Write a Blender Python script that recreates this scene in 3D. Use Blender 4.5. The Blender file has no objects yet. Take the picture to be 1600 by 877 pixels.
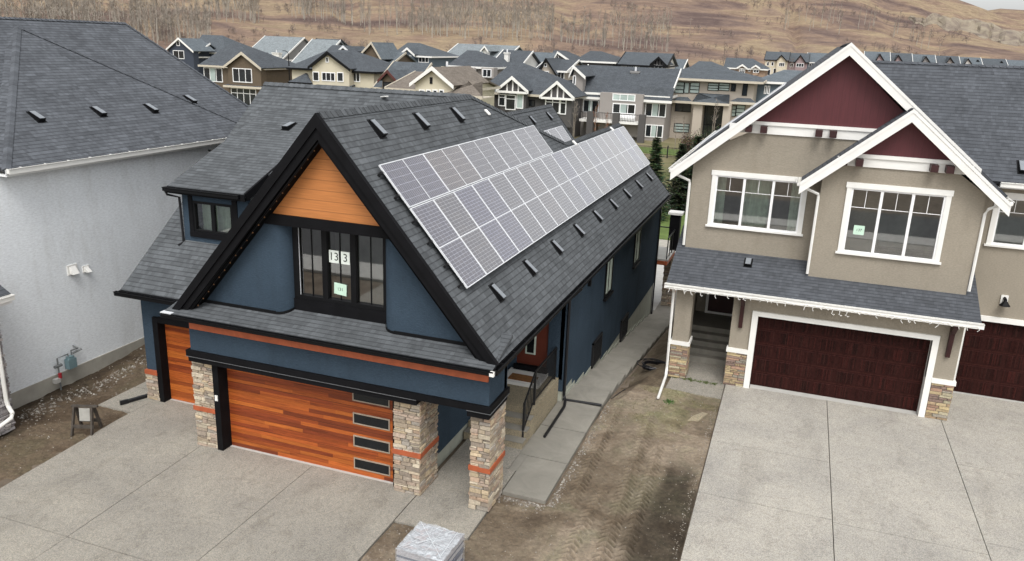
import bpy, bmesh, math, random
from mathutils import Vector, Matrix
random.seed(7)
R = math.radians
D = bpy.data
sc = bpy.context.scene
COL = sc.collection

# ------------------------------------------------------------------ camera
FPX, W_PX, H_PX = 1252.5, 1600.0, 877.0
YAW, PIT, ROL = R(-19.11), R(16.52), R(-2.17)
CAM = Vector((0, 0, 10.38))
fw = Vector((math.sin(YAW)*math.cos(PIT), math.cos(YAW)*math.cos(PIT), -math.sin(PIT)))
ri = Vector((math.cos(YAW), -math.sin(YAW), 0)); dn = fw.cross(ri)
cx_ = math.cos(ROL)*ri + math.sin(ROL)*dn
cy_ = -math.sin(ROL)*ri + math.cos(ROL)*dn
cam = D.cameras.new('camera'); camo = D.objects.new('camera', cam); COL.objects.link(camo)
m = Matrix((cx_, -cy_, -fw)).transposed().to_4x4(); m.translation = CAM
camo.matrix_world = m
cam.sensor_width = 36; cam.lens = FPX/W_PX*36; cam.clip_start = .1; cam.clip_end = 6000
sc.camera = camo
sc.render.resolution_x = 1024; sc.render.resolution_y = 561

# ------------------------------------------------------------------ world, sun, exposure
SUN_EL, SUN_AZ = R(56), R(163)      # azimuth clockwise from +Y
w = D.worlds.new('World'); sc.world = w; w.use_nodes = True
nt = w.node_tree; nt.nodes.clear()
sky = nt.nodes.new('ShaderNodeTexSky'); sky.sky_type = 'NISHITA'; sky.sun_disc = False
sky.sun_elevation = SUN_EL; sky.sun_rotation = SUN_AZ; sky.air_density = 1.0; sky.dust_density = 3.0
hs = nt.nodes.new('ShaderNodeHueSaturation'); hs.inputs['Saturation'].default_value = .12
bg = nt.nodes.new('ShaderNodeBackground'); bg.inputs['Strength'].default_value = .15
wo = nt.nodes.new('ShaderNodeOutputWorld')
nt.links.new(sky.outputs[0], hs.inputs['Color']); nt.links.new(hs.outputs[0], bg.inputs['Color']); nt.links.new(bg.outputs[0], wo.inputs[0])
sl = D.lights.new('sun', 'SUN'); sl.energy = .9; sl.angle = R(25); sl.color = (1, .97, .93)
so = D.objects.new('sun', sl); COL.objects.link(so)
sd = Vector((math.sin(SUN_AZ)*math.cos(SUN_EL), math.cos(SUN_AZ)*math.cos(SUN_EL), math.sin(SUN_EL)))
so.rotation_euler = sd.to_track_quat('Z', 'Y').to_euler()
sc.view_settings.view_transform = 'Standard'; sc.view_settings.look = 'None'
sc.view_settings.gamma = 1; sc.view_settings.exposure = 0.68

# ------------------------------------------------------------------ pixel -> world on a plane (survey helper)
def ray(x, y): return fw + cx_*((x-800)/FPX) + cy_*((y-438.5)/FPX)
def onY(x, y, Y): d = ray(x, y); return CAM + d*((Y-CAM.y)/d.y)
def onX(x, y, X): d = ray(x, y); return CAM + d*((X-CAM.x)/d.x)
def onZ(x, y, Z=0): d = ray(x, y); return CAM + d*((Z-CAM.z)/d.z)
def onP(x, y, p0, n): d = ray(x, y); n = Vector(n); return CAM + d*((Vector(p0)-CAM).dot(n)/d.dot(n))

# ------------------------------------------------------------------ materials
def srgb(r, g, b):
    f = lambda c: (c/255/12.92 if c/255 <= .04045 else ((c/255+.055)/1.055)**2.4)
    return (f(r), f(g), f(b), 1)
def newmat(name):
    m = D.materials.new(name); m.use_nodes = True; n = m.node_tree
    return m, n, n.nodes['Principled BSDF']
def mul(c, k): return tuple(min(1, v*k) for v in c[:3]) + (1,)
def N(n, t, **kw):
    x = n.nodes.new(t)
    for k, v in kw.items():
        if k in x.inputs: x.inputs[k].default_value = v
        else: setattr(x, k, v)
    return x
def ramp(n, fac, stops, interp='LINEAR'):
    r = n.nodes.new('ShaderNodeValToRGB'); r.color_ramp.interpolation = interp
    e = r.color_ramp.elements
    while len(e) < len(stops): e.new(.5)
    for i, (p, c) in enumerate(stops): e[i].position = p; e[i].color = c
    n.links.new(fac, r.inputs[0]); return r.outputs[0]
def mix(n, fac, a, b, mode='MIX'):
    x = n.nodes.new('ShaderNodeMix'); x.data_type = 'RGBA'; x.blend_type = mode
    for s, v in ((0, fac), (6, a), (7, b)):
        if isinstance(v, (int, float)): x.inputs[s].default_value = v
        elif isinstance(v, tuple): x.inputs[s].default_value = v
        else: n.links.new(v, x.inputs[s])
    return x.outputs[2]
def noise(n, vec, scale, detail=4, rough=.55, dist=0):
    x = n.nodes.new('ShaderNodeTexNoise'); x.inputs['Scale'].default_value = scale; x.inputs['Detail'].default_value = detail
    x.inputs['Roughness'].default_value = rough; x.inputs['Distortion'].default_value = dist
    if vec is not None: n.links.new(vec, x.inputs['Vector'])
    return x.outputs['Fac']
def mapping(n, vec, scale=(1, 1, 1), loc=(0, 0, 0), rot=(0, 0, 0)):
    x = n.nodes.new('ShaderNodeMapping'); x.inputs['Scale'].default_value = scale; x.inputs['Location'].default_value = loc; x.inputs['Rotation'].default_value = rot
    n.links.new(vec, x.inputs['Vector']); return x.outputs[0]
def bump(n, bsdf, h, strength=.3, dist=.02, prev=None):
    b = n.nodes.new('ShaderNodeBump'); b.inputs['Strength'].default_value = strength; b.inputs['Distance'].default_value = dist
    n.links.new(h, b.inputs['Height'])
    if prev: n.links.new(prev, b.inputs['Normal'])
    n.links.new(b.outputs[0], bsdf.inputs['Normal']); return b.outputs[0]
def objc(n): return n.nodes.new('ShaderNodeTexCoord').outputs['Object']
def uvc(n): return n.nodes.new('ShaderNodeTexCoord').outputs['UV']

def plain(name, c, rough=.7, var=.12, scale=2.0, bs=0, bscale=60, metal=0, spec=.4):
    m, n, b = newmat(name); v = objc(n)
    f = noise(n, v, scale, 5)
    col = ramp(n, f, [(.3, mul(c, 1-var)), (.7, mul(c, 1+var))])
    n.links.new(col, b.inputs['Base Color']); b.inputs['Roughness'].default_value = rough
    b.inputs['Metallic'].default_value = metal; b.inputs['Specular IOR Level'].default_value = spec
    if bs: bump(n, b, noise(n, v, bscale, 3), bs, .01)
    return m
def shingle(name, c, row=.145, tab=.33, contrast=1.0, far=False):
    m, n, b = newmat(name); v = uvc(n)
    # courses: darker butt line; tabs: irregular, low contrast, two overlaid bonds
    wv = noise(n, v, 1.3, 2); wob = N(n, 'ShaderNodeVectorMath', operation='MULTIPLY_ADD')
    cb = n.nodes.new('ShaderNodeCombineXYZ'); n.links.new(wv, cb.inputs[1]); n.links.new(cb.outputs[0], wob.inputs[0]); wob.inputs[1].default_value = (0, .016, 0); n.links.new(v, wob.inputs[2]); v = wob.outputs[0]
    def bond(c1, c2, mo, ms, bw_, off, fr_, lx):
        br = N(n, 'ShaderNodeTexBrick'); n.links.new(mapping(n, v, loc=(lx, 0, 0)), br.inputs['Vector'])
        br.inputs['Color1'].default_value = (c1, c1, c1, 1); br.inputs['Color2'].default_value = (c2, c2, c2, 1); br.inputs['Mortar'].default_value = (mo, mo, mo, 1); br.inputs['Scale'].default_value = 1
        br.inputs['Mortar Size'].default_value = ms; br.inputs['Mortar Smooth'].default_value = .7; br.inputs['Brick Width'].default_value = bw_; br.inputs['Row Height'].default_value = row; br.offset = off; br.offset_frequency = fr_; return br
    br = bond(1-.10*contrast, 1+.13*contrast, .80, .004, tab*1.15, .37, 3, 0)
    b2 = bond(.86, 1.15, .9, .002, tab*.32, .61, 2, 3.1)
    sx0 = n.nodes.new('ShaderNodeSeparateXYZ'); n.links.new(v, sx0.inputs[0])
    d0 = N(n, 'ShaderNodeMath', operation='DIVIDE'); n.links.new(sx0.outputs[1], d0.inputs[0]); d0.inputs[1].default_value = row
    f0 = N(n, 'ShaderNodeMath', operation='FRACT'); n.links.new(d0.outputs[0], f0.inputs[0])
    line = ramp(n, f0.outputs[0], [(0, (.36, .36, .37, 1)), (.11, (.55, .55, .55, 1)), (.2, (1.04, 1.04, 1.04, 1)), (.8, (1, 1, 1, 1)), (1, (.86, .86, .86, 1))])
    # the butt line is not equally deep everywhere
    brk = noise(n, mapping(n, v, (2.3, 6.9, 1)), 1.0, 3, .6); line = mix(n, ramp(n, brk, [(.35, (.5, .5, .5, 1)), (.6, (1, 1, 1, 1))]), (1, 1, 1, 1), line)
    col = mix(n, 1.0, br.outputs['Color'], b2.outputs['Color'], 'MULTIPLY'); col = mix(n, 1.0, col, line, 'MULTIPLY'); col = mix(n, 1.0, c, col, 'MULTIPLY')
    f = noise(n, v, .9, 4); col = mix(n, 1.0, col, ramp(n, f, [(.3, (.88, .88, .88, 1)), (.7, (1.1, 1.1, 1.1, 1))]), 'MULTIPLY')
    f = noise(n, v, 60, 2); col = mix(n, 1.0, col, ramp(n, f, [(.3, (.82, .82, .82, 1)), (.7, (1.2, 1.2, 1.2, 1))]), 'MULTIPLY')
    n.links.new(col, b.inputs['Base Color']); b.inputs['Roughness'].default_value = .85; b.inputs['Specular IOR Level'].default_value = .25
    if not far:
        # each course rises towards its butt edge
        sx = n.nodes.new('ShaderNodeSeparateXYZ'); n.links.new(v, sx.inputs[0])
        d = N(n, 'ShaderNodeMath', operation='DIVIDE'); n.links.new(sx.outputs[1], d.inputs[0]); d.inputs[1].default_value = row
        fr = N(n, 'ShaderNodeMath', operation='FRACT'); n.links.new(d.outputs[0], fr.inputs[0])
        su = N(n, 'ShaderNodeMath', operation='SUBTRACT'); su.inputs[0].default_value = 1; n.links.new(fr.outputs[0], su.inputs[1])
        p = bump(n, b, su.outputs[0], .7, .012)
        bump(n, b, b2.outputs['Fac'], .3, .004, p)
    return m
def stucco(name, c, scale=28, var=.07, bs=.5):
    m, n, b = newmat(name); v = objc(n)
    f = noise(n, v, .7, 4); f2 = noise(n, mapping(n, v, (1, 1, 3.2)), scale, 4, .7)
    col = ramp(n, f, [(.3, mul(c, 1-var)), (.7, mul(c, 1+var))])
    col = mix(n, 1.0, col, ramp(n, f2, [(.3, (.84, .84, .84, 1)), (.72, (1.12, 1.12, 1.12, 1))]), 'MULTIPLY')
    f3 = noise(n, mapping(n, v, (1, 1, .25)), 1.4, 5, .7); col = mix(n, 1.0, col, ramp(n, f3, [(.34, (.90, .895, .885, 1)), (.5, (1, 1, 1, 1))]), 'MULTIPLY')
    n.links.new(col, b.inputs['Base Color']); b.inputs['Roughness'].default_value = .95; b.inputs['Specular IOR Level'].default_value = .08
    bump(n, b, f2, bs, .02); return m
def attrmat(name, rough=.85, grain=None, bs=.4, bscale=40, spec=.3):
    """colour from the mesh (one tone per stone / plank) with grain on top"""
    m, n, b = newmat(name); v = objc(n)
    a = n.nodes.new('ShaderNodeAttribute'); a.attribute_name = 'Col'
    g = mapping(n, v, grain or (1, 1, 1)); f = noise(n, g, 14 if grain else 18, 5, .65)
    col = mix(n, 1.0, a.outputs['Color'], ramp(n, f, [(.3, (.72, .72, .72, 1)), (.7, (1.22, 1.22, 1.22, 1))]), 'MULTIPLY')
    if grain:
        f = noise(n, mapping(n, v, tuple(q*.35 for q in grain)), 6, 6, .75, .3); col = mix(n, 1.0, col, ramp(n, f, [(.32, (.50, .46, .44, 1)), (.52, (1, 1, 1, 1)), (.75, (1.3, 1.3, 1.25, 1))]), 'MULTIPLY')
    n.links.new(col, b.inputs['Base Color']); b.inputs['Roughness'].default_value = rough; b.inputs['Specular IOR Level'].default_value = spec
    bump(n, b, noise(n, g, bscale, 4), bs, .01); return m
def glass(name, tint=(.02, .025, .025), refl=.9, rough=.02):
    """thin pane: reflects by Fresnel, otherwise lets the room behind show"""
    m, n, b = newmat(name); n.nodes.remove(b); out = [x for x in n.nodes if x.type == 'OUTPUT_MATERIAL'][0]
    t = N(n, 'ShaderNodeBsdfTransparent'); t.inputs[0].default_value = (*tint, 1)
    g = N(n, 'ShaderNodeBsdfGlossy'); g.inputs['Color'].default_value = (refl, refl, refl, 1); g.inputs['Roughness'].default_value = rough
    fz = N(n, 'ShaderNodeFresnel'); fz.inputs[0].default_value = 1.6
    ad = N(n, 'ShaderNodeMath', operation='MULTIPLY_ADD'); n.links.new(fz.outputs[0], ad.inputs[0]); ad.inputs[1].default_value = 1.9; ad.inputs[2].default_value = .20; ad.use_clamp = True
    mx = N(n, 'ShaderNodeMixShader'); n.links.new(ad.outputs[0], mx.inputs[0]); n.links.new(t.outputs[0], mx.inputs[1]); n.links.new(g.outputs[0], mx.inputs[2])
    n.links.new(mx.outputs[0], out.inputs[0]); return m

M = {}
M['shingle'] = shingle('dark grey shingles', (.088, .095, .101, 1), contrast=1.5)
M['shingle_left'] = shingle('blue grey shingles', (.086, .093, .104, 1), contrast=1.5)
M['shingle_tan'] = shingle('charcoal shingles', (.073, .079, .089, 1), contrast=1.0)
M['blue'] = stucco('blue stucco', (.045, .067, .092, 1), 13, .12, .9)
M['white_stucco'] = stucco('pale grey stucco', (.84, .87, .89, 1), 9, .03, .35)
M['tan_stucco'] = stucco('taupe stucco', (.315, .28, .225, 1), 16, .05, .5)
M['black'] = plain('black metal trim', (.0045, .0047, .0055, 1), .55, .2, 3, spec=.2)
M['black_wood'] = plain('black painted board', (.006, .006, .007, 1), .7, .2, 3, spec=.12)
M['soffit'] = plain('black soffit', (.003, .003, .0035, 1), .8, .2, 3, spec=.1)
M['white'] = plain('white painted trim', (.80, .79, .75, 1), .5, .04, 3)
M['vinyl'] = plain('white vinyl', (.85, .85, .84, 1), .35, .03, 3)
M['rust'] = plain('rust orange trim', (.38, .095, .038, 1), .6, .15, 6)
M['concrete'] = plain('grey concrete', (.38, .36, .31, 1), .9, .12, 2.5, .3, 40)
M['parge'] = plain('pale parging', (.36, .37, .31, 1), .9, .12, 3, .3, 30)
M['curb'] = plain('smooth concrete curb', (.46, .45, .42, 1), .8, .08, 3)
M['iron'] = plain('black iron', (.012, .012, .013, 1), .45, .2, 8)
M['alu'] = plain('pale aluminium frame', (.78, .80, .82, 1), .35, .04, 3, metal=.2)
M['vent_top'] = plain('grey vent lid', (.23, .25, .27, 1), .35, .1, 9)
M['room'] = plain('dark room', (.24, .26, .24, 1), .9, .45, 1.0)
M['curtain'] = plain('pale curtain', (.62, .70, .60, 1), .9, .15, 6)
M['glass'] = glass('window glass', (.80, .86, .83))
M['glass_dark'] = plain('dark glass', (.007, .009, .011, 1), .12, .3, 1, spec=.45)
M['deck_glass'] = glass('deck glass', (.6, .85, .8))
M['paper'] = plain('paper sheet', (.75, .80, .74, 1), .8, .05, 9)
M['paper_green'] = plain('pale green paper', (.55, .74, .60, 1), .8, .05, 9)
M['ink'] = plain('black ink', (.02, .025, .02, 1), .8, .1, 9)
M['stone'] = attrmat('stacked ledge stone', .9, None, .6, 30)
M['grout'] = plain('stone mortar', (.13, .12, .105, 1), .95, .2, 12, .3)
M['cedar'] = attrmat('stained cedar planks', .45, (.45, 1, 13), .15, 12, .35)
M['wood_grain'] = attrmat('red brown faux wood panels', .7, (9, 1, 5), .1, 10, .12)
M['door_red'] = plain('dark red door', (.13, .028, .014, 1), .5, .15, 4)
M['beam_red'] = plain('dark red beam', (.035, .010, .010, 1), .5, .2, 6)
M['black_pipe'] = plain('black pipe', (.01, .01, .012, 1), .4, .1, 4)
M['mat_brown'] = plain('brown door mat', (.22, .10, .035, 1), .95, .3, 14)
M['skin'] = M['white']

# orange lap siding
def lap(name, c, pitch, vertical=False, dark=.35):
    m, n, b = newmat(name); v = objc(n)
    sx = n.nodes.new('ShaderNodeSeparateXYZ'); n.links.new(v, sx.inputs[0])
    d = N(n, 'ShaderNodeMath', operation='DIVIDE'); n.links.new(sx.outputs[0 if vertical else 2], d.inputs[0]); d.inputs[1].default_value = pitch
    fr = N(n, 'ShaderNodeMath', operation='FRACT'); n.links.new(d.outputs[0], fr.inputs[0])
    f = noise(n, mapping(n, v, (.6, 1, 9) if not vertical else (9, 1, .6)), 3, 4)
    col = ramp(n, f, [(.3, mul(c, .88)), (.7, mul(c, 1.12))])
    g = ramp(n, fr.outputs[0], [(0, (dark, dark, dark, 1)), (.07, (1, 1, 1, 1))])
    n.links.new(mix(n, 1.0, col, g, 'MULTIPLY'), b.inputs['Base Color']); b.inputs['Roughness'].default_value = .6
    bump(n, b, fr.outputs[0], .5, .015); return m
M['orange'] = lap('orange lap siding', (.50, .19, .055, 1), .235)
M['maroon'] = lap('maroon board siding', (.085, .015, .019, 1), .21, True, .75)

# exposed aggregate driveway
def aggregate(name, c):
    m, n, b = newmat(name); v = objc(n)
    vo = N(n, 'ShaderNodeTexVoronoi'); vo.inputs['Scale'].default_value = 62; n.links.new(v, vo.inputs['Vector'])
    bw = N(n, 'ShaderNodeRGBToBW'); n.links.new(vo.outputs['Color'], bw.inputs[0])
    col = ramp(n, bw.outputs[0], [(.15, mul(c, .72)), (.4, mul(c, .94)), (.62, mul(c, 1.07)), (.85, mul((c[0]*1.03, c[1], c[2]*.94), 1.27))])
    f = noise(n, v, 150, 2); col = mix(n, 1., col, ramp(n, f, [(.3, (.7, .7, .7, 1)), (.7, (1.25, 1.25, 1.25, 1))]), 'MULTIPLY')
    f = noise(n, v, .45, 5, .6, .6); col = mix(n, 1., col, ramp(n, f, [(.3, (.84, .84, .85, 1)), (.7, (1.1, 1.09, 1.07, 1))]), 'MULTIPLY')
    f = noise(n, mapping(n, v, (.9, .22, 1)), 1.3, 4, .6, .5); col = mix(n, 1., col, ramp(n, f, [(.33, (.90, .895, .89, 1)), (.46, (1, 1, 1, 1))]), 'MULTIPLY')
    f = noise(n, v, 1.15, 3, .5); col = mix(n, 1., col, ramp(n, f, [(.22, (.80, .79, .78, 1)), (.30, (1, 1, 1, 1))]), 'MULTIPLY')
    f = noise(n, v, 2.6, 5, .7, 1.5); col = mix(n, 1., col, ramp(n, f, [(.28, (.80, .79, .78, 1)), (.5, (1, 1, 1, 1))]), 'MULTIPLY')
    n.links.new(col, b.inputs['Base Color']); b.inputs['Roughness'].default_value = .85; b.inputs['Specular IOR Level'].default_value = .3
    bump(n, b, bw.outputs[0], .5, .01); return m
M['agg'] = aggregate('exposed aggregate', (.31, .292, .255, 1))
M['agg_tan'] = aggregate('pale exposed aggregate', (.395, .376, .338, 1))
M['agg_warm'] = aggregate('tan exposed aggregate', (.33, .285, .20, 1))
def broom(name, c):
    m, n, b = newmat(name); v = objc(n)
    f = noise(n, v, 1.1, 6, .65, .8); col = ramp(n, f, [(.3, mul(c, .78)), (.55, c), (.75, mul(c, 1.18))])
    f = noise(n, mapping(n, v, (2, 60, 1)), 3, 3); col = mix(n, 1., col, ramp(n, f, [(.3, (.9, .9, .9, 1)), (.7, (1.08, 1.08, 1.08, 1))]), 'MULTIPLY')
    n.links.new(col, b.inputs['Base Color']); b.inputs['Roughness'].default_value = .85; return m
M['walk'] = broom('broomed concrete', (.255, .24, .205, 1))
def soil(name):
    m, n, b = newmat(name); v = objc(n)
    f = noise(n, v, .55, 6, .6, .9)
    col = ramp(n, f, [(.25, (.10, .078, .060, 1)), (.42, (.165, .133, .102, 1)), (.52, (.225, .188, .148, 1)), (.62, (.19, .17, .125, 1)), (.75, (.33, .295, .245, 1))])
    a = n.nodes.new('ShaderNodeAttribute'); a.attribute_name = 'Col'      # damp dark earth / dry straw patches
    col = mix(n, 1., col, a.outputs['Color'], 'MULTIPLY')
    f = noise(n, v, 9, 6, .75); col = mix(n, 1., col, ramp(n, f, [(.3, (.62, .62, .62, 1)), (.7, (1.3, 1.28, 1.22, 1))]), 'MULTIPLY')
    vo = N(n, 'ShaderNodeTexVoronoi'); vo.inputs['Scale'].default_value = 16; n.links.new(v, vo.inputs['Vector'])
    st = ramp(n, vo.outputs['Distance'], [(.05, (1, 1, 1, 1)), (.13, (0, 0, 0, 1))])
    f2 = noise(n, v, 2.2, 3); st = mix(n, 1., st, ramp(n, f2, [(.5, (0, 0, 0, 1)), (.68, (.9, .9, .9, 1))]), 'MULTIPLY')
    col = mix(n, st, col, (.42, .39, .33, 1))
    n.links.new(col, b.inputs['Base Color']); b.inputs['Roughness'].default_value = .97; b.inputs['Specular IOR Level'].default_value = .15
    p = bump(n, b, noise(n, v, 12, 6, .75), .9, .05); return m
M['soil'] = soil('bare soil')

# ------------------------------------------------------------------ mesh builder
class MB:
    def __init__(s): s.v = []; s.f = []; s.uv = []; s.c = []
    def face(s, pts, uv=None, col=(1, 1, 1)):
        i = len(s.v); s.v += [tuple(p) for p in pts]; s.f.append(tuple(range(i, i+len(pts))))
        s.uv.append(uv or [(p[0], p[2]) for p in pts]); s.c.append(col); return s
    def box(s, x0, x1, y0, y1, z0, z1, col=(1, 1, 1)):
        x0, x1 = sorted((x0, x1)); y0, y1 = sorted((y0, y1)); z0, z1 = sorted((z0, z1))
        a = [(x0, y0, z0), (x1, y0, z0), (x1, y1, z0), (x0, y1, z0), (x0, y0, z1), (x1, y0, z1), (x1, y1, z1), (x0, y1, z1)]
        for q in ((0, 3, 2, 1), (4, 5, 6, 7), (0, 1, 5, 4), (1, 2, 6, 5), (2, 3, 7, 6), (3, 0, 4, 7)): s.face([a[k] for k in q], col=col)
        return s
    def obox(s, o, ax, ay, az, col=(1, 1, 1)):
        o, ax, ay, az = Vector(o), Vector(ax), Vector(ay), Vector(az)
        a = [o, o+ax, o+ax+ay, o+ay, o+az, o+ax+az, o+ax+ay+az, o+ay+az]
        fl = ax.cross(ay).dot(az) < 0
        for q in ((0, 3, 2, 1), (4, 5, 6, 7), (0, 1, 5, 4), (1, 2, 6, 5), (2, 3, 7, 6), (3, 0, 4, 7)):
            p = [a[k] for k in q]; s.face(p[::-1] if fl else p, col=col)
        return s
    def prism(s, poly, vec, col=(1, 1, 1)):
        poly = [Vector(p) for p in poly]; vec = Vector(vec)
        n = Vector((0, 0, 0))
        for i in range(len(poly)): n += (poly[i]-poly[0]).cross(poly[(i+1) % len(poly)]-poly[0])
        if n.dot(vec) > 0: poly = poly[::-1]
        s.face(poly, col=col); s.face([p+vec for p in poly][::-1], col=col)
        for i in range(len(poly)):
            a, b_ = poly[i], poly[(i+1) % len(poly)]; s.face([b_, a, a+vec, b_+vec], col=col)
        return s
    def bar(s, a, b_, w_, h, up=(0, 0, 1), col=(1, 1, 1)):
        """board from a to b: a,b on its top centre line, width w_ across, h down"""
        a, b_ = Vector(a), Vector(b_); d = (b_-a).normalized(); up = Vector(up)
        side = d.cross(up).normalized(); u2 = side.cross(d).normalized()
        s.obox(a-side*w_/2-u2*h, b_-a, side*w_, u2*h, col); return s
    def tube(s, pts, r, n=8, col=(1, 1, 1), r1=None):
        pts = [Vector(p) for p in pts]; rings = []
        for i, p in enumerate(pts):
            d = (pts[min(i+1, len(pts)-1)]-pts[max(i-1, 0)]).normalized()
            ref = Vector((0, 0, 1)) if abs(d.z) < .9 else Vector((1, 0, 0))
            u = d.cross(ref).normalized(); v = d.cross(u).normalized()
            rr = r if r1 is None else r+(r1-r)*i/(len(pts)-1)
            rings.append([p+(u*math.cos(2*math.pi*k/n)+v*math.sin(2*math.pi*k/n))*rr for k in range(n)])
        for i in range(len(rings)-1):
            for k in range(n): s.face([rings[i][k], rings[i][(k+1) % n], rings[i+1][(k+1) % n], rings[i+1][k]], col=col)
        s.face(rings[0][::-1], col=col); s.face(rings[-1], col=col); return s
    def build(s, name, mat, parent=None, smooth=False, label=None, kind=None):
        me = D.meshes.new(name); me.from_pydata(s.v, [], s.f); me.materials.append(mat)
        ul = me.uv_layers.new(name='UVMap'); fl = [c for u in s.uv for p in u for c in p]
        ul.data.foreach_set('uv', fl)
        ca = me.color_attributes.new('Col', 'FLOAT_COLOR', 'CORNER')
        ca.data.foreach_set('color', [x for f, c in zip(s.f, s.c) for _ in f for x in (c[0], c[1], c[2], 1)])
        if smooth: me.polygons.foreach_set('use_smooth', [True]*len(me.polygons))
        o = D.objects.new(name, me); COL.objects.link(o)
        if parent is not None:
            o.parent = parent; o.location = -wl(parent)
        if label: o['label'] = label
        if kind: o['kind'] = kind
        return o
def wl(o):
    v = Vector(o.location)
    while o.parent: o = o.parent; v = v+Vector(o.location)
    return v
def empty(name, loc, label=None, cat=None, group=None):
    o = D.objects.new(name, None); o.location = loc; o.empty_display_size = .3; COL.objects.link(o)
    tag(o, label, cat, group); return o
def tag(o, label=None, cat=None, group=None, kind=None):
    if label: o['label'] = label
    if cat: o['category'] = cat
    if group: o['group'] = group
    if kind: o['kind'] = kind
    return o

# roof plane helper: polygon in 3D, shingles run level, thickness downward
def plane(mb, poly, t=.12):
    P = [Vector(p) for p in poly]; n = Vector((0, 0, 0))
    for i in range(1, len(P)-1): n += (P[i]-P[0]).cross(P[i+1]-P[0])
    if n.z < 0: P = P[::-1]; n = -n
    n.normalize(); u = Vector((0, 0, 1)).cross(n)
    u = u.normalized() if u.length > 1e-4 else Vector((1, 0, 0)); v = n.cross(u)
    q = [(p.dot(u), p.dot(v)) for p in P]
    mb.face(P, uv=q); Q = [p-n*t for p in P]; mb.face(Q[::-1], uv=q[::-1])
    for i in range(len(P)):
        j = (i+1) % len(P); mb.face([P[j], P[i], Q[i], Q[j]], uv=[(0, 0), (.3, 0), (.3, .1), (0, .1)])
def cap(mb, a, b_, n1, n2, w_=.12):
    """ridge / hip cap tabs along a-b, folded over planes with normals n1, n2"""
    a, b_ = Vector(a), Vector(b_); L = (b_-a).length; d = (b_-a)/L; k = max(1, int(L/.2))
    n1, n2 = Vector(n1).normalized(), Vector(n2).normalized(); up = (n1+n2).normalized()
    s1 = d.cross(n1).normalized(); s2 = n2.cross(d).normalized()
    if s1.z > s2.z and s1.z > 0: s1 = -s1
    if s2.z > 0 and s2.dot(up) > 0: s2 = -s2
    if s1.dot(up) > 0: s1 = -s1
    if s2.dot(up) > 0: s2 = -s2
    for i in range(k):
        p = a+d*(L*i/k); q = a+d*(L*(i+1.05)/k); h0 = up*.012; h1 = up*.03
        cu = random.uniform(0, 3)
        for s in (s1, s2):
            f = [p+h1, q+h0, q+h0+s*w_, p+h1+s*w_]
            mb.face(f if (f[1]-f[0]).cross(f[2]-f[0]).dot(up) > 0 else f[::-1], uv=[(cu, .02), (cu+.2, .02), (cu+.2, .12), (cu, .12)])
        mb.face([p+h1+s1*w_, p+h1, p+h1+s2*w_, p+s2*w_, p, p+s1*w_], uv=[(0, 0)]*6)

def wall_holes(mb, axis, c, a0, a1, z0, z1, holes, th=.2, col=(1, 1, 1)):
    """wall in plane axis=c ('y' or 'x'), front at c, thickness th (signed), rectangular holes [(a0,a1,z0,z1)]"""
    xs = sorted({a0, a1, *[h[0] for h in holes], *[h[1] for h in holes]}); zs = sorted({z0, z1, *[h[2] for h in holes], *[h[3] for h in holes]})
    xs = [x for x in xs if a0 <= x <= a1]; zs = [z for z in zs if z0 <= z <= z1]
    for i in range(len(xs)-1):
        for j in range(len(zs)-1):
            xm, zm = (xs[i]+xs[i+1])/2, (zs[j]+zs[j+1])/2
            if any(h[0] < xm < h[1] and h[2] < zm < h[3] for h in holes): continue
            if axis == 'y': mb.box(xs[i], xs[i+1], c, c+th, zs[j], zs[j+1], col)
            else: mb.box(c, c+th, xs[i], xs[i+1], zs[j], zs[j+1], col)

STONE = [(.46, .38, .28), (.38, .31, .23), (.50, .43, .33), (.33, .27, .21), (.42, .33, .26), (.53, .46, .35), (.38, .34, .29), (.45, .33, .24), (.30, .25, .20), (.50, .40, .27)]
STONE_T = [(.42, .33, .20), (.34, .25, .16), (.27, .19, .15), (.48, .38, .22), (.30, .27, .22), (.24, .17, .14), (.45, .40, .28), (.37, .24, .17)]
def stone_face(mb, o, u, n, w_, h, rnd, pal=STONE, rows=(.07, .13), lens=(.13, .42), prot=.045):
    """random ledge stones packed on a rectangle: o lower-left, u along, n outward"""
    o, u, n = Vector(o), Vector(u), Vector(n); z = 0; up = Vector((0, 0, 1))
    while z < h-.01:
        rh = min(rnd.uniform(*rows), h-z)
        if h-z-rh < .04: rh = h-z
        x = 0
        while x < w_-.005:
            L = min(rnd.uniform(*lens), w_-x)
            if w_-x-L < .07: L = w_-x
            sub = [(0, rh)] if rnd.random() < .7 or rh < .09 else [(0, rh*.5), (rh*.5, rh)]
            for (s0, s1) in sub:
                p = rnd.uniform(.012, prot); g = .006; c = rnd.choice(pal); k = rnd.uniform(.82, 1.15); c = tuple(v*k for v in c)
                b0 = 0 if x == 0 else g; b1 = 0 if x+L >= w_-.006 else g
                base = [o+u*(x+b0)+up*(z+s0+g), o+u*(x+L-b1)+up*(z+s0+g), o+u*(x+L-b1)+up*(z+s1-g), o+u*(x+b0)+up*(z+s1-g)]
                e = .012; j = lambda: Vector((rnd.uniform(-.006, .006) for _ in range(3)))
                cen = sum(base, Vector())/4
                top = [q+n*p+(cen-q).normalized()*e+j() for q in base]
                if x == 0: top[0] -= u*p*.8; top[3] -= u*p*.8
                if x+L >= w_-.006: top[1] += u*p*.8; top[2] += u*p*.8
                fl = u.cross(up).dot(n) < 0
                F = lambda q: mb.face(q[::-1] if fl else q, col=c)
                F(top)
                for i in range(4): F([base[i], base[(i+1) % 4], top[(i+1) % 4], top[i]])
            x += L
        z += rh
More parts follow.
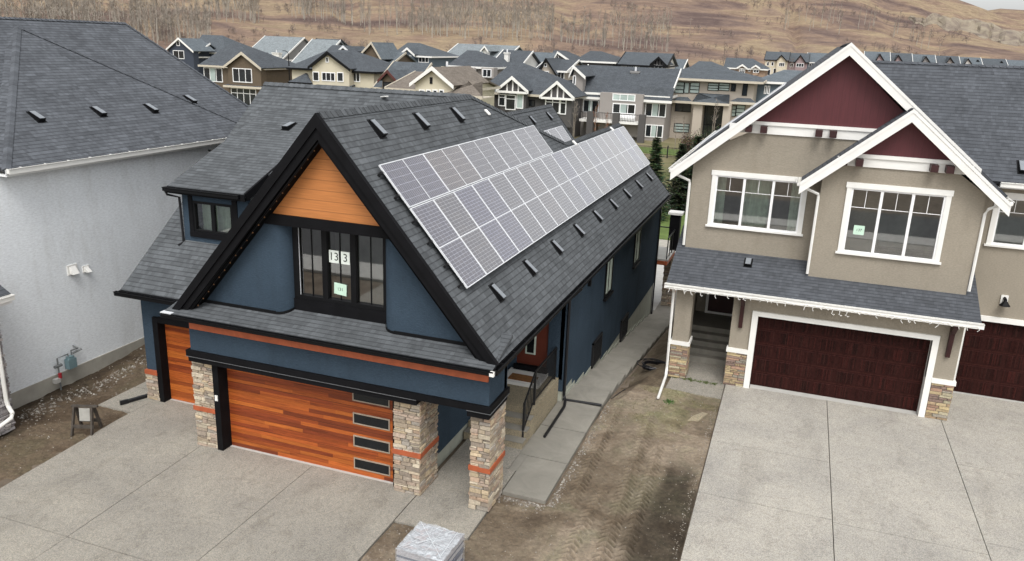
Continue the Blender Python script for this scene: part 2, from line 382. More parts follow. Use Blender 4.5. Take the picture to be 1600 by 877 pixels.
def stone_col(x0, x1, y0, y1, z0, z1, parent, seed, pal=STONE, sides='flrb', name='stone_cladding', **kw):
    rnd = random.Random(seed); mb = MB()
    if 'f' in sides: stone_face(mb, (x0, y0, z0), (1, 0, 0), (0, -1, 0), x1-x0, z1-z0, rnd, pal, **kw)
    if 'r' in sides: stone_face(mb, (x1, y0, z0), (0, 1, 0), (1, 0, 0), y1-y0, z1-z0, rnd, pal, **kw)
    if 'l' in sides: stone_face(mb, (x0, y1, z0), (0, -1, 0), (-1, 0, 0), y1-y0, z1-z0, rnd, pal, **kw)
    o = mb.build(name, M['stone'], parent)
    MB().box(x0+.004, x1-.004, y0+.004, y1-.004, z0, z1).build('mortar_core', M['grout'], o)
    return o

def window(parent, x0, x1, z0, z1, Y, n=3, frame=None, casing=None, cw=.13, fwid=.042, muntin=None, sill=True, room=True, curtain=False, depth=.1, split=None, label=None, top=None):
    """window in a wall facing -Y whose face is at Y; frame recessed by .03"""
    frame = frame or M['vinyl']; mb = MB(); yf = Y-.015
    if casing:
        c = [MB().box(x0-cw, x0, Y-.045, Y, z0, z1), MB().box(x1, x1+cw, Y-.045, Y, z0, z1), MB().box(x0-cw-.03, x1+cw+.03, Y-.06, Y, z1, z1+cw*1.15)]
        if sill: c.append(MB().box(x0-cw-.05, x1+cw+.05, Y-.09, Y, z0-.06, z0))
    mb.box(x0, x0+fwid, yf, Y+.07, z0, z1); mb.box(x1-fwid, x1, yf, Y+.07, z0, z1)
    mb.box(x0+fwid, x1-fwid, yf, Y+.07, z0, z0+fwid); mb.box(x0+fwid, x1-fwid, yf, Y+.07, z1-fwid, z1)
    xs = split or [x0+(x1-x0)*i/n for i in range(n+1)]
    for x in xs[1:-1]: mb.box(x-fwid*.8, x+fwid*.8, yf, Y+.07, z0+fwid, z1-fwid)
    w = mb.build('window', frame, parent, label=label)
    if casing: [q.build('casing', casing, w) for q in c]
    if muntin:
        g = MB(); zt = z1-fwid-(z1-z0)*.27
        for i in range(len(xs)-1):
            a, b_ = xs[i]+fwid, xs[i+1]-fwid
            if muntin == 'colonial': g.box(a, b_, Y+.028, Y+.04, zt-.008, zt+.008)
            g.box((a+b_)/2-.008, (a+b_)/2+.008, Y+.0265, Y+.0415, (zt if muntin == 'colonial' else z0+fwid), z1-fwid)
        g.build('muntin', frame, w)
    MB().face([(x0+.01, Y+.045, z0+.01), (x1-.01, Y+.045, z0+.01), (x1-.01, Y+.045, z1-.01), (x0+.01, Y+.045, z1-.01)]).build('pane', M['glass'], w)
    if room:
        r = MB(); d = 1.8; e = .25; a0, a1, b0, b1 = x0-e, x1+e, z0-.5, z1+.15; y0 = Y+.22
        r.face([(a0, y0+d, b0), (a0, y0+d, b1), (a1, y0+d, b1), (a1, y0+d, b0)]); r.face([(a0, y0, b0), (a0, y0+d, b0), (a1, y0+d, b0), (a1, y0, b0)])
        r.face([(a0, y0, b1), (a1, y0, b1), (a1, y0+d, b1), (a0, y0+d, b1)]); r.face([(a0, y0, b0), (a0, y0, b1), (a0, y0+d, b1), (a0, y0+d, b0)]); r.face([(a1, y0, b0), (a1, y0+d, b0), (a1, y0+d, b1), (a1, y0, b1)])
        r.build('room_interior', M['room'], w)
    if curtain:
        for (a, b_) in curtain:
            q = MB(); k = max(4, int((b_-a)/.04))
            for i in range(k):
                xa, xb = a+(b_-a)*i/k, a+(b_-a)*(i+1)/k; ya = Y+.30+.035*math.sin(i*1.7); yb = Y+.30+.035*math.sin((i+1)*1.7)
                q.face([(xa, ya, z0-.2), (xb, yb, z0-.2), (xb, yb, z1), (xa, ya, z1)])
            q.build('curtain', M['curtain'], w, smooth=True)
    return w

def roof_vent(roof, p, up, side, n, s=1.0, mat=None):
    p, up, side, n = Vector(p), Vector(up).normalized(), Vector(side).normalized(), Vector(n).normalized()
    s *= .77; mb = MB(); L, W_ = .62*s, .30*s
    f = [p-up*L/2-side*W_/2, p-up*L/2+side*W_/2, p+up*L/2+side*W_/2, p+up*L/2-side*W_/2]
    g = [f[0]+n*.15*s, f[1]+n*.15*s, f[2]+n*.06*s, f[3]+n*.06*s]
    for q in ([f[0], f[1], g[1], g[0]], [f[1], f[2], g[2], g[1]], [f[2], f[3], g[3], g[2]], [f[3], f[0], g[0], g[3]], g):
        c = sum(q, Vector())/4-p; nn = (q[1]-q[0]).cross(q[2]-q[0]); mb.face(q if nn.dot(c) > 0 else q[::-1])
    fl = .05*s; mb.obox(p-up*(L/2+fl)-side*(W_/2+fl), up*(L+2*fl), side*(W_+2*fl), n*.012)
    v = mb.build('roof_vent', M['black'], roof)
    t = MB(); e = .025*s; k = [g[0]+side*e+up*e, g[1]-side*e+up*e, g[2]-side*e-up*e*.6, g[3]+side*e-up*e*.6]; k = [q+n*.012 for q in k]
    if (k[1]-k[0]).cross(k[2]-k[0]).dot(n) < 0: k = k[::-1]
    t.face(k)
    # lid belongs to the same vent: joined as a second material slot
    me = v.data; me2 = t.build('lid', M['vent_top']).data
    bm = bmesh.new(); bm.from_mesh(me); nf = len(bm.faces); bm.from_mesh(me2); bm.faces.ensure_lookup_table(); me.materials.append(M['vent_top'])
    for fc in bm.faces[nf:]: fc.material_index = 1
    bm.to_mesh(me); bm.free(); D.objects.remove([o for o in D.objects if o.data == me2][0]); D.meshes.remove(me2)
    return v

def gutter(parent, a, b_, out, mat, size=.12, name='gutter'):
    """K gutter: open trough from a to b (top inner line), out = outward direction"""
    a, b_, out = Vector(a), Vector(b_), Vector(out); d = b_-a; dz = Vector((0, 0, 1)); mb = MB()
    mb.obox(a-dz*size, d, out*size*.75, dz*.012); mb.obox(a+out*size*.68-dz*size*.95, d, out*.012+dz*0, dz*size*.95)
    mb.obox(a+out*size*.62-dz*.012, d, out*.05, dz*.012); mb.obox(a-dz*size, d, out*.01, dz*size)
    dd = d.normalized()
    for p in (a, b_-dd*.01): mb.obox(p-dz*size, dd*.01, out*size*.7, dz*size)
    k = int(d.length/.75)
    for i in range(k): mb.obox(a+d*((i+.5)/k)-dz*.006, dd*.03, out*size*.7, dz*.01)
    return mb.build(name, mat, parent)

def text_mesh(s, name, size, mat, parent, loc, rot=(math.pi/2, 0, 0)):
    cu = D.curves.new(name, 'FONT'); cu.body = s; cu.size = size; cu.align_x = 'CENTER'; cu.align_y = 'CENTER'
    o = D.objects.new(name, cu); COL.objects.link(o); bpy.context.view_layer.update()
    me = D.meshes.new_from_object(o.evaluated_get(bpy.context.evaluated_depsgraph_get())); D.objects.remove(o)
    me.materials.clear(); me.materials.append(mat); q = D.objects.new(name, me); COL.objects.link(q)
    q.rotation_euler = rot
    if parent: q.parent = parent; q.location = Vector(loc)-wl(parent)
    else: q.location = loc
    return q
# ================================================================== SETTING
def sstep(a, b_, x):
    t = max(0, min(1, (x-a)/(b_-a))); return t*t*(3-2*t)
def gnear(x, y):
    return -min(2.45, max(0, .141*(y-21.9-4.2*sstep(-4.5, -3.2, x))))
def hash2(i, j, s=0): 
    h = math.sin(i*127.1+j*311.7+s*74.7)*43758.5453; return h-math.floor(h)
def vnoise(x, y, s=0):
    i, j = math.floor(x), math.floor(y); u, v = x-i, y-j; u = u*u*(3-2*u); v = v*v*(3-2*v)
    return (hash2(i, j, s)*(1-u)+hash2(i+1, j, s)*u)*(1-v)+(hash2(i, j+1, s)*(1-u)+hash2(i+1, j+1, s)*u)*v
def fbm(x, y, s=0, o=4):
    a, t, k = .5, 0, 1
    for _ in range(o): t += a*vnoise(x*k, y*k, s); a *= .5; k *= 2.03
    return t
def lerp(x, pts):
    if x <= pts[0][0]: return pts[0][1]
    for (a, va), (b_, vb) in zip(pts, pts[1:]):
        if x <= b_: return va+(vb-va)*(x-a)/(b_-a)
    return pts[-1][1]
def terrain(x, y):
    r = math.hypot(x, y); az = math.degrees(math.atan2(x, y))
    if r < 60 or y < 20: return gnear(x, y)-.10
    if r < 190: return -2.6
    foot = lerp(az, [(-75, 7), (-42, 7.5), (-30, 6.5), (-18, 6.0), (-8, 2.5), (0, .5), (12, 0)])
    top = lerp(az, [(-70, 150), (-10, 135), (2, 108), (5, 88), (8.2, 68), (10.5, 54), (13.5, 41), (17, 26), (25, 8)])
    z = -2.6+(foot+2.6)*sstep(190, 330, r)
    t = (r-330)/(1000-330)
    if t > 0:
        t = min(t, 1); bench = .5*sstep(.0, .28, t)*.34+.5*t*1.0
        prof = .38*t+.62*t*t
        z += (top-foot)*prof+8*(fbm(x/110, y/110, 3)-.5)*sstep(0, .3, t)*(1-.8*sstep(.7, 1, t))
        z += 3*sstep(.02, .06, t)*(fbm(x/60, y/60, 9)-.35)-9*sstep(.05, .3, t)*(1-.85*sstep(.7, 1, t))*max(0, .5-abs(fbm(az/5.5+r/900, r/700, 15, 3)-.5)*7)
    if r > 1000:
        k = sstep(1000, 1400, r); z = z*(1-k)+k*(10+5*fbm(x/200, y/200))
        far = lerp(az, [(-75, 120), (7, 70), (8.5, 88), (10.2, 97), (14, 90), (30, 64)])
        z = max(z, 10+far*sstep(1350, 1900, r)*(1+.06*(fbm(az/2.3, r/400, 5)-.5)))
    return z
def terrain_mesh():
    azs = []; a = -180.0
    while a < 180: azs.append(a); a += .3 if -60 <= a < 22 else 4
    rs = [0.5, 6, 12, 18, 21, 24, 27, 30, 33, 36, 39, 42, 50, 60, 80, 100, 140, 190]
    r = 200
    while r < 2600: rs.append(r); r *= 1.022
    V, F = [], []
    for r in rs:
        for a in azs:
            x, y = r*math.sin(R(a)), r*math.cos(R(a)); V.append((x, y, terrain(x, y)))
    n = len(azs)
    for i in range(len(rs)-1):
        for j in range(n):
            k = (j+1) % n; F.append((i*n+j, i*n+k, (i+1)*n+k, (i+1)*n+j))
    F.append(tuple(range(n))[::-1])
    me = D.meshes.new('ground'); me.from_pydata(V, [], F); me.polygons.foreach_set('use_smooth', [True]*len(F))
    o = D.objects.new('ground', me); COL.objects.link(o); o['kind'] = 'structure'; return o
gr = terrain_mesh()
m, n, b = newmat('hillside grass and brush'); v = objc(n)
sx = n.nodes.new('ShaderNodeSeparateXYZ'); n.links.new(v, sx.inputs[0])
ln = N(n, 'ShaderNodeVectorMath', operation='LENGTH'); n.links.new(mapping(n, v, (1, 1, 0)), ln.inputs[0])
f = noise(n, mapping(n, v, (.011, .011, .05)), 1, 8, .62, .7)
col = ramp(n, f, [(.28, (.095, .068, .064, 1)), (.40, (.165, .120, .102, 1)), (.48, (.245, .176, .130, 1)), (.56, (.30, .235, .155, 1)), (.66, (.25, .184, .137, 1)), (.78, (.17, .13, .114, 1))])
f = noise(n, mapping(n, v, (.06, .06, .25)), 1, 8, .7, .5); col = mix(n, 1., col, ramp(n, f, [(.3, (.66, .62, .64, 1)), (.52, (1, 1, 1, 1)), (.7, (1.2, 1.18, 1.12, 1))]), 'MULTIPLY')
f = noise(n, mapping(n, v, (.5, .5, .6)), 1, 6, .75); col = mix(n, 1., col, ramp(n, f, [(.3, (.68, .66, .66, 1)), (.7, (1.2, 1.2, 1.18, 1))]), 'MULTIPLY')
near = ramp(n, noise(n, v, .08, 6, .6), [(.35, (.085, .095, .04, 1)), (.48, (.17, .155, .085, 1)), (.62, (.24, .205, .13, 1)), (.75, (.18, .15, .105, 1))])
mr = N(n, 'ShaderNodeMapRange'); n.links.new(ln.outputs['Value'], mr.inputs['Value']); mr.inputs['From Min'].default_value = 190; mr.inputs['From Max'].default_value = 280
col = mix(n, mr.outputs[0], near, col)
mr2 = N(n, 'ShaderNodeMapRange'); n.links.new(sx.outputs[1], mr2.inputs['Value']); mr2.inputs['From Min'].default_value = 50; mr2.inputs['From Max'].default_value = 56
earth = ramp(n, noise(n, v, 1.1, 6, .7), [(.3, (.10, .078, .058, 1)), (.7, (.22, .18, .14, 1))]); col = mix(n, mr2.outputs[0], earth, col)
n.links.new(col, b.inputs['Base Color']); b.inputs['Roughness'].default_value = 1; b.inputs['Specular IOR Level'].default_value = .1
gr.data.materials.append(m)

# eroded clay bank on the right hand hill
def bank():
    V, F = [], []; na, nr = 60, 12
    for i in range(na+1):
        a = 5.3+i*(15.5-5.3)/na; e = math.sin(math.pi*min(1, max(0, (a-5.3)/10.2)))**.6
        rc = 735+fbm(a*1.3, 2.2, 4)*120-4*(a-5.3)-60*(1-e); wd = (40+70*fbm(a*.9, 5, 8))*e+2
        for j in range(nr+1):
            t = j/nr; r = rc-wd*(1-t)+fbm(a*4, t*3, 6)*14; x, y = r*math.sin(R(a)), r*math.cos(R(a))
            V.append((x, y, terrain(x, y)+.6+(7*e*sstep(.15, .9, t)*(1-sstep(.93, 1, t)))+2.5*e*(fbm(a*6, t*6, 2)-.5)*(t > 0)*(t < 1)-1.0*(j in (0, nr))-1.5*(i in (0, na))))
    for i in range(na):
        for j in range(nr): F.append((i*(nr+1)+j, (i+1)*(nr+1)+j, (i+1)*(nr+1)+j+1, i*(nr+1)+j+1))
    me = D.meshes.new('eroded_bank'); me.from_pydata(V, [], F); o = D.objects.new('eroded_bank', me); COL.objects.link(o); o['kind'] = 'structure'
    m, n, b = newmat('eroded clay'); v = objc(n)
    f = noise(n, mapping(n, v, (.06, .06, .02)), 1, 8, .7, .6)
    n.links.new(ramp(n, f, [(.3, (.12, .095, .08, 1)), (.45, (.21, .17, .13, 1)), (.58, (.28, .24, .175, 1)), (.75, (.17, .135, .115, 1))]), b.inputs['Base Color']); b.inputs['Roughness'].default_value = 1
    me.materials.append(m)
bank()

# ---- driveway slabs of the blue house (joints are real gaps)
def slab(name, polys, z0, z1, mat, gap=.006):
    mb = MB()
    for p in polys:
        mb.prism([(x, y, z1) for x, y in p], (0, 0, z0-z1))
    o = mb.build(name, mat); o['kind'] = 'structure'; return o
g = .010
def rect(x0, y0, x1, y1): return [(x0+g, y0+g), (x1-g, y0+g), (x1-g, y1-g), (x0+g, y1-g)]
slab('driveway', [rect(-16.4, 1, -13.5, 7.0), [(-16.4, 7.0), (-13.5, 7.0), (-13.5, 10.82), (-16.4, 10.82)], rect(-13.5, 1, -10.45, 7.0), rect(-13.5, 7.0, -10.45, 10.82), rect(-10.45, 7.0, -7.45, 10.82), rect(-10.45, 1, -7.45, 7.0),
     [(-16.4, 10.84), (-13.515, 10.83), (-13.665, 15.2), (-13.78, 15.2), (-13.78, 17.05), (-16.72, 17.05), (-16.72, 15.45)],
     [(-13.5, 10.83), (-10.455, 10.83), (-10.455, 15.41), (-13.65, 15.41), (-13.65, 15.2)], rect(-10.45, 10.825, -7.455, 15.41), rect(-7.45, 14.03, -5.66, 17.2), rect(-7.45, 17.2, -5.86, 19.3)], -.14, 0.0, M['agg'])
slab('garage_apron', [rect(-12.96, 15.38, -8.14, 15.60), rect(-16.36, 16.98, -13.8, 17.22)], -.1, .004, M['curb'])
slab('side_pad', [rect(-17.95, 15.92, -16.74, 17.3), [(-17.93, 17.32), (-16.97, 17.32), (-16.97, 22), (-17.93, 22)]], -.12, -.012, M['agg'])
# side walk: flat slabs, then long shallow steps down to the back
mb = MB()
for a, b_ in ((16.15, 18.05), (18.07, 19.9), (19.92, 21.75)): mb.box(-5.86 if a > 18 else -5.64, -4.55, a, b_-.015, -.16, -.005)
NS = 14
for i in range(NS):
    y0 = 21.85+i*1.17; z = -.01-.165*i; mb.box(-5.74, -4.55-.0*(i % 2), y0, y0+1.17+.03, z-.34, z)
mb.box(-5.74, -4.4, 21.85+NS*1.17, 48, -2.75, -2.33)
mb.box(-5.86, -5.645, 17.2, 18.05, -.16, -.006); mb.build('path', M['walk'])['kind'] = 'structure'
# tan house driveway
slab('neighbour_driveway', [rect(-1.22, 1, 1.88, 6.2), rect(-1.22, 6.2, 1.88, 10.6), rect(-1.22, 10.6, 1.88, 15.15), rect(-1.22, 15.15, 1.88, 18.0), rect(-1.22, 18.0, 1.88, 20.9), rect(-1.22, 20.9, 1.88, 25.15),
     rect(1.88, 1, 5.1, 6.2), rect(1.88, 6.2, 5.1, 10.6), rect(1.88, 10.6, 5.1, 17.9), rect(1.88, 17.9, 5.1, 25.15),
     rect(5.1, 1, 9.6, 18.4), rect(5.1, 18.4, 9.6, 22.2), rect(5.1, 22.2, 9.6, 27.6)], -.13, .0, M['agg_tan'])
slab('neighbour_porch_path', [[(-2.99, 24.02), (-1.24, 23.9), (-1.24, 25.1), (-2.95, 25.1)], rect(-2.9, 25.11, -1.0, 27.4)], -.13, -.02, M['agg'])
slab('neighbour_apron', [rect(-.47, 25.1, 4.47, 25.5), rect(5.7, 27.5, 11, 27.8)], -.1, .004, M['curb'])
# street behind the camera (shows in the window reflections)
slab('road', [[(-80, -9), (80, -9), (80, -1.5), (-80, -1.5)]], -.2, -.06, plain('asphalt', (.055, .055, .057, 1), .9, .15, 2))
slab('pavement', [[(-80, -1.3), (80, -1.3), (80, .9), (-80, .9)]], -.2, .02, M['curb'])

# ---- bare soil: fine displaced sheets
def soil_sheet(name, x0, x1, y0, y1, nx, ny, hf, cf):
    V, F, C = [], [], []
    for j in range(ny+1):
        for i in range(nx+1):
            x, y = x0+(x1-x0)*i/nx, y0+(y1-y0)*j/ny; V.append((x, y, hf(x, y))); C.append(cf(x, y))
    for j in range(ny):
        for i in range(nx): k = j*(nx+1)+i; F.append((k, k+1, k+nx+2, k+nx+1))
    me = D.meshes.new(name); me.from_pydata(V, [], F); me.polygons.foreach_set('use_smooth', [True]*len(F)); me.materials.append(M['soil'])
    ca = me.color_attributes.new('Col', 'FLOAT_COLOR', 'POINT'); ca.data.foreach_set('color', [q for c in C for q in (*c, 1)])
    o = D.objects.new(name, me); COL.objects.link(o); o['kind'] = 'structure'; return o
def track(x, y, xc, wd, ph=0):
    d = abs(x-xc)
    if d > wd/2+.08: return 0
    e = (1-sstep(wd/2-.05, wd/2+.06, d))*(.35+.9*fbm(x*2.5, y*1.7, 51)); ph += .10*fbm(y*.8, xc, 52)
    x = x+.05*fbm(y*1.3, 2, 53)
    ch = .5+.5*math.sin((y*1.0+abs(x-xc)*.9+ph)*2*math.pi/.185); ch = sstep(.25, .75, ch)
    return e*(-.095+.135*ch)
def h_gap(x, y):
    z = gnear(x, y)-.035+.05*(fbm(x*1.6, y*1.6, 1)-.5)+.035*(fbm(x*7, y*7, 2, 3)-.5)
    f = sstep(12.5, 15, y)*(1-sstep(20.5, 23, y))*(.45+.75*fbm(x*1.1, y*.8, 12))
    z += f*(track(x, y, -3.98-.02*(y-17), .30)*(y > 16.2)+track(x, y, -2.85-.035*(y-16), .34, .05)+track(x, y, -2.42-.03*(y-17), .28, .02)*(y < 20)+.7*track(x, y, -3.45+.03*(y-16), .3)*(y < 17.2))
    z += .05*sstep(-1.9, -1.4, x)*(fbm(x*4, y*4, 5)-.3)*(1-sstep(19, 21, y))
    if x < -4.5 and y > 16: z -= .16
    return z
def c_gap(x, y):
    k = .95; c = [1, 1, 1]
    d = sstep(-2.55+.35*math.sin(y*1.1), -2.0, x)*(1-sstep(18.6, 20.8, y+1.2*fbm(x, y, 4)))
    d *= sstep(.2, .4, fbm(x*1.2, y*.7, 8)+.12)
    s = .26+.22*fbm(x*5, y*5, 6)
    c = [v*q for v, q in zip(c, (.90, .87, .82))]; c = [v*(1-d*(1-s)) for v in c]
    p = sstep(.5, .66, fbm(x*.7+3, y*.35, 21)); c = [c[0]*(1+.45*p), c[1]*(1+.47*p), c[2]*(1+.52*p)]
    gz = sstep(19.5, 22, y)*sstep(.42, .58, fbm(x*1.3, y*1.3, 31))*sstep(-4.2, -3.2, x); c = [c[0]*(1-.10*gz), c[1]*(1-.03*gz), c[2]*(1-.18*gz)]
    return c
soil_sheet('soil', -7.44, -1.24, 11.0, 14.02, 230, 120, h_gap, c_gap)
soil_sheet('soil', -5.65, -1.24, 14.02, 24.0, 280, 480, h_gap, c_gap)
soil_sheet('soil', -5.65, -2.9, 24.0, 42, 60, 200, lambda x, y: gnear(x, y)-.07-(.3 if x < -4.5 else 0)+.05*(fbm(x*2, y*2, 1)-.5), lambda x, y: (.8, .78, .72))
def h_left(x, y): return gnear(x, y)-.05+.10*(fbm(x*1.1, y*1.1, 1)-.4)+.07*(fbm(x*5, y*5, 2, 3)-.5)-.06*sstep(-17.2, -16.6, x)+.42*sstep(17, 22, y)*sstep(-17.9, -18.9, x)
def c_left(x, y):
    d = sstep(.38, .6, fbm(x*.9, y*.6, 18)); s = .42+.2*fbm(x*6, y*6, 7); k = 1-d*(1-s)
    e = sstep(-17.6, -17.0, x)*(1-sstep(14, 15.5, y)); k2 = k*(1-e)+1.0*e; return (k2*.66, k2*.60, k2*.54)
soil_sheet('soil', -20.6, -16.35, 9, 15.46, 170, 240, h_left, c_left)
soil_sheet('soil', -20.6, -16.75, 15.46, 15.93, 120, 16, h_left, c_left)
soil_sheet('soil', -20.6, -17.93, 15.93, 26, 100, 260, h_left, c_left)
# gravel strip against the left house and crumbs of concrete, as loose stones
def stones(name, pts, mat):
    mb = MB(); rnd = random.Random(3)
    for (x, y, z, s) in pts:
        a = rnd.uniform(0, 6.28); k = [Vector((math.cos(a+i*2.1)*s*rnd.uniform(.6, 1), math.sin(a+i*2.1)*s*rnd.uniform(.6, 1), 0)) for i in range(3)]
        t = Vector((rnd.uniform(-.3, .3)*s, rnd.uniform(-.3, .3)*s, s*rnd.uniform(.4, .8))); o = Vector((x, y, z-.1*s)); c = rnd.choice([(.25, .22, .185), (.19, .165, .135), (.38, .36, .32), (.16, .14, .115), (.22, .19, .155)])
        for i in range(3): mb.face([o+k[i], o+k[(i+1) % 3], o+t], col=c)
    o = mb.build(name, mat); o['kind'] = 'stuff'; return o
rnd = random.Random(11); P = []
for i in range(900):
    y = rnd.uniform(14.2, 24); x = -19.42+.12*(y-14)*.3+rnd.gauss(0, .22); 
    if fbm(x*1.5, y*1.2, 41) > .42: P.append((x+.25, y, h_left(x+.25, y)+.01, rnd.uniform(.015, .075)))
for i in range(500):
    x, y = rnd.uniform(-20, -16.9), rnd.uniform(11, 20); P.append((x, y, h_left(x, y)+.005, rnd.uniform(.01, .035)))
for i in range(520):
    y = 16+6*rnd.random()**1.5; x = -4.45+abs(rnd.gauss(0, .10)); P.append((x, y, h_gap(x, y)+.005, rnd.uniform(.01, .045)))
for i in range(260):
    x = rnd.uniform(-5.7, -4.5); y = 16.05-abs(rnd.gauss(0, .13)); P.append((x, y, h_gap(x, y)+.008, rnd.uniform(.015, .06)))
for i in range(1100):
    x, y = rnd.uniform(-5.6, -1.3), rnd.uniform(11.5, 23.5); P.append((x, y, h_gap(x, y)+.003, rnd.uniform(.008, .028)))
for i in range(500):
    x, y = rnd.uniform(-7.4, -5.6), rnd.uniform(11.5, 14); P.append((x, y, h_gap(x, y)+.003, rnd.uniform(.008, .03)))
for i in range(300):
    y = rnd.uniform(13, 23.5); x = -1.3-abs(rnd.gauss(0, .07)); P.append((x, y, h_gap(x, y)+.003, rnd.uniform(.01, .03)))
stones('gravel', P, attrmat('loose stones', .95, None, .2))
# tufts of new grass near the porch path
mb = MB()
def blades(mb, x, y, z, n_, s, h, rnd, col):
    for _ in range(n_):
        a = rnd.uniform(0, 6.28); bx, by = x+rnd.gauss(0, s), y+rnd.gauss(0, s); w_ = .012; l = rnd.uniform(-.05, .05)
        k = rnd.uniform(.7, 1.3); mb.face([(bx-w_*math.cos(a), by-w_*math.sin(a), z-.01), (bx+w_*math.cos(a), by+w_*math.sin(a), z-.01), (bx+l, by+l, z+rnd.uniform(.4, 1)*h)], col=tuple(q*k for q in col))
for i in range(110):
    x, y = rnd.uniform(-3.7, -1.5), rnd.uniform(21.4, 24.0); blades(mb, x, y, h_gap(x, y), 6, .05, .05, rnd, (.17, .155, .08))
blades(mb, -2.72, 23.0, h_gap(-2.72, 23.0), 150, .08, .08, rnd, (.06, .13, .03))
for i in range(60):
    x, y = rnd.uniform(-2.95, -1.35), 24.98+rnd.gauss(0, .05); blades(mb, x, y, -.02, 10, .03, .05, rnd, (.10, .13, .04))
mb.build('grass_tufts', attrmat('grass blades', .9, None, .1), kind='stuff')
# flat broken flagstone on the soil
o = MB().prism([(-2.0, 21.95, -.03), (-1.7, 22.05, -.025), (-1.5, 22.62, -.01), (-1.66, 22.66, -.015), (-1.9, 22.3, -.02)], (0, 0, -.04)).build('broken_slab', M['agg_warm'])
tag(o, 'pale flat piece of broken concrete lying on the soil near the tan house driveway', 'broken slab')
# back yard: lawn, gravel path, patio
slab('lawn', [[(-16, 55.5), (8, 55.5), (8, 67), (-16, 67)], [(-40, 103), (-5, 103), (-5, 109), (-40, 109)]], -2.7, -2.5, plain('green lawn', (.10, .145, .035, 1), .95, .25, 1.2, .3, 30))
slab('yard_path', [[(-16, 67.3), (8, 67.3), (8, 75), (-16, 75)], [(-16, 52.6), (8, 52.6), (8, 55.3), (-16, 55.3)]], -2.7, -2.49, M['concrete'])
slab('patio', [[(-16, 38.6), (-4.4, 38.6), (-4.4, 52.4), (-16, 52.4)], [(-4.38, 36), (8, 44), (8, 52.4), (-4.38, 52.4)]], -2.6, -2.34, M['curb'])
# ================================================================== BLUE HOUSE
H = empty('house', (-9.7, 15.2, 0), 'dark blue stucco house with orange gable siding, black trim and cedar garage doors', 'house')
RX, RZ, KS = -9.68, 8.78, 1.17
nR = Vector((KS, 0, 1)).normalized(); nL = Vector((-KS, 0, 1)).normalized()
def zr(x, base=RZ): return base-KS*abs(x-RX)
mb = MB()
# main gable right slope, left slope, big front facing plane, back plane
plane(mb, [(-5.42, 14.9, zr(-5.42)), (-5.42, 37.9, zr(-5.42)), (-8.07, 37.9, 6.90), (-8.07, 28.7, 6.90), (RX, 23.3, RZ), (RX, 14.9, RZ)])
plane(mb, [(RX, 14.9, RZ), (RX, 23.3, RZ), (-13.95, 23.3, zr(-13.95)), (-13.95, 14.9, zr(-13.95))])
def zF(y): return 3.45+.77*(y-16.35)
plane(mb, [(-17.1, 16.35, zF(16.35)), (-13.7, 16.35, zF(16.35)), (RX, 22.4, zF(22.4)), (RX, 23.28, zF(23.28)), (-17.1, 23.28, zF(23.28))])
plane(mb, [(-17.1, 23.28, 8.79), (RX, 23.28, 8.79), (-8.07, 28.7, 6.88), (-17.1, 28.7, 6.88)])
plane(mb, [(-17.1, 28.7, 6.88), (-9.4, 28.7, 6.88), (-9.4, 37.7, 3.7), (-17.1, 37.7, 3.7)])
# rear wings
plane(mb, [(-8.07, 28.0, 6.90), (-8.07, 37.9, 6.90), (-10.6, 37.9, 3.9), (-10.6, 28.0, 3.9)])
W2 = onY(861, 163.5, 37.6); W2.y = 37.6; k2 = 1.25
plane(mb, [(W2.x, 26, W2.z), (W2.x, 37.6, W2.z), (W2.x+2.6, 37.6, W2.z-k2*2.6), (W2.x+2.6, 26, W2.z-k2*2.6)])
plane(mb, [(W2.x, 26, W2.z), (W2.x, 37.6, W2.z), (W2.x-2.6, 37.6, W2.z-k2*2.6), (W2.x-2.6, 26, W2.z-k2*2.6)])
# dormer roof
YE, ZE, DS = 17.62, 6.22, .392
def zD(y): return ZE+DS*(y-YE)
plane(mb, [(-16.36, YE, zD(YE)), (-13.78, YE, zD(YE)), (-13.78, 18.6, zD(18.6)), (-11.2, 21.2, zD(21.2)), (-11.0, 22.3, zD(22.3)), (-16.36, 22.3, zD(22.3))])
# front eave roof
YG, ZG, GS = 14.68, 3.755, .31
def zG(y): return ZG+GS*(y-YG)
plane(mb, [(-14.1, YG, zG(YG)), (-5.44, YG, zG(YG)), (-5.44, 15.9, zG(15.9)), (-14.0, 15.9, zG(15.9))], .08)
cap(mb, (RX, 15.0, RZ+.01), (RX, 23.4, RZ+.01), nR, nL, .17)
cap(mb, (-17.1, 23.28, 8.80), (RX, 23.28, 8.80), (0, -.77, 1), (0, .35, 1), .17)
cap(mb, (RX, 23.3, RZ+.01), (-8.07, 28.7, 6.92), nR, (0, .35, 1), .16)
cap(mb, (-8.07, 28.7, 6.92), (-8.07, 37.9, 6.92), nR, nL, .16)
cap(mb, (W2.x, 27, W2.z+.01), (W2.x, 37.6, W2.z+.01), (k2, 0, 1), (-k2, 0, 1), .16)
roof = mb.build('roof', M['shingle'], H)
upR = Vector((-1, 0, KS)).normalized()
for y in (16.79, 19.12, 21.47): roof_vent(roof, (-9.30, y, zr(-9.30)), upR, (0, 1, 0), nR)
for y in (16.87, 19.29, 21.75, 24.2, 26.65, 29.1, 31.55, 34.0, 36.4): roof_vent(roof, (-6.22, y, zr(-6.22)), upR, (0, 1, 0), nR, .92)
for y in (33.7, 36.2): roof_vent(roof, (W2.x+.35, y, W2.z-.35*k2), Vector((-1, 0, k2)), (0, 1, 0), (k2, 0, 1), .85)
pd = onP(452, 198, (0, YE, ZE), (0, -DS, 1)); roof_vent(roof, pd, (0, 1, DS), (1, 0, 0), (0, -DS, 1), .95)
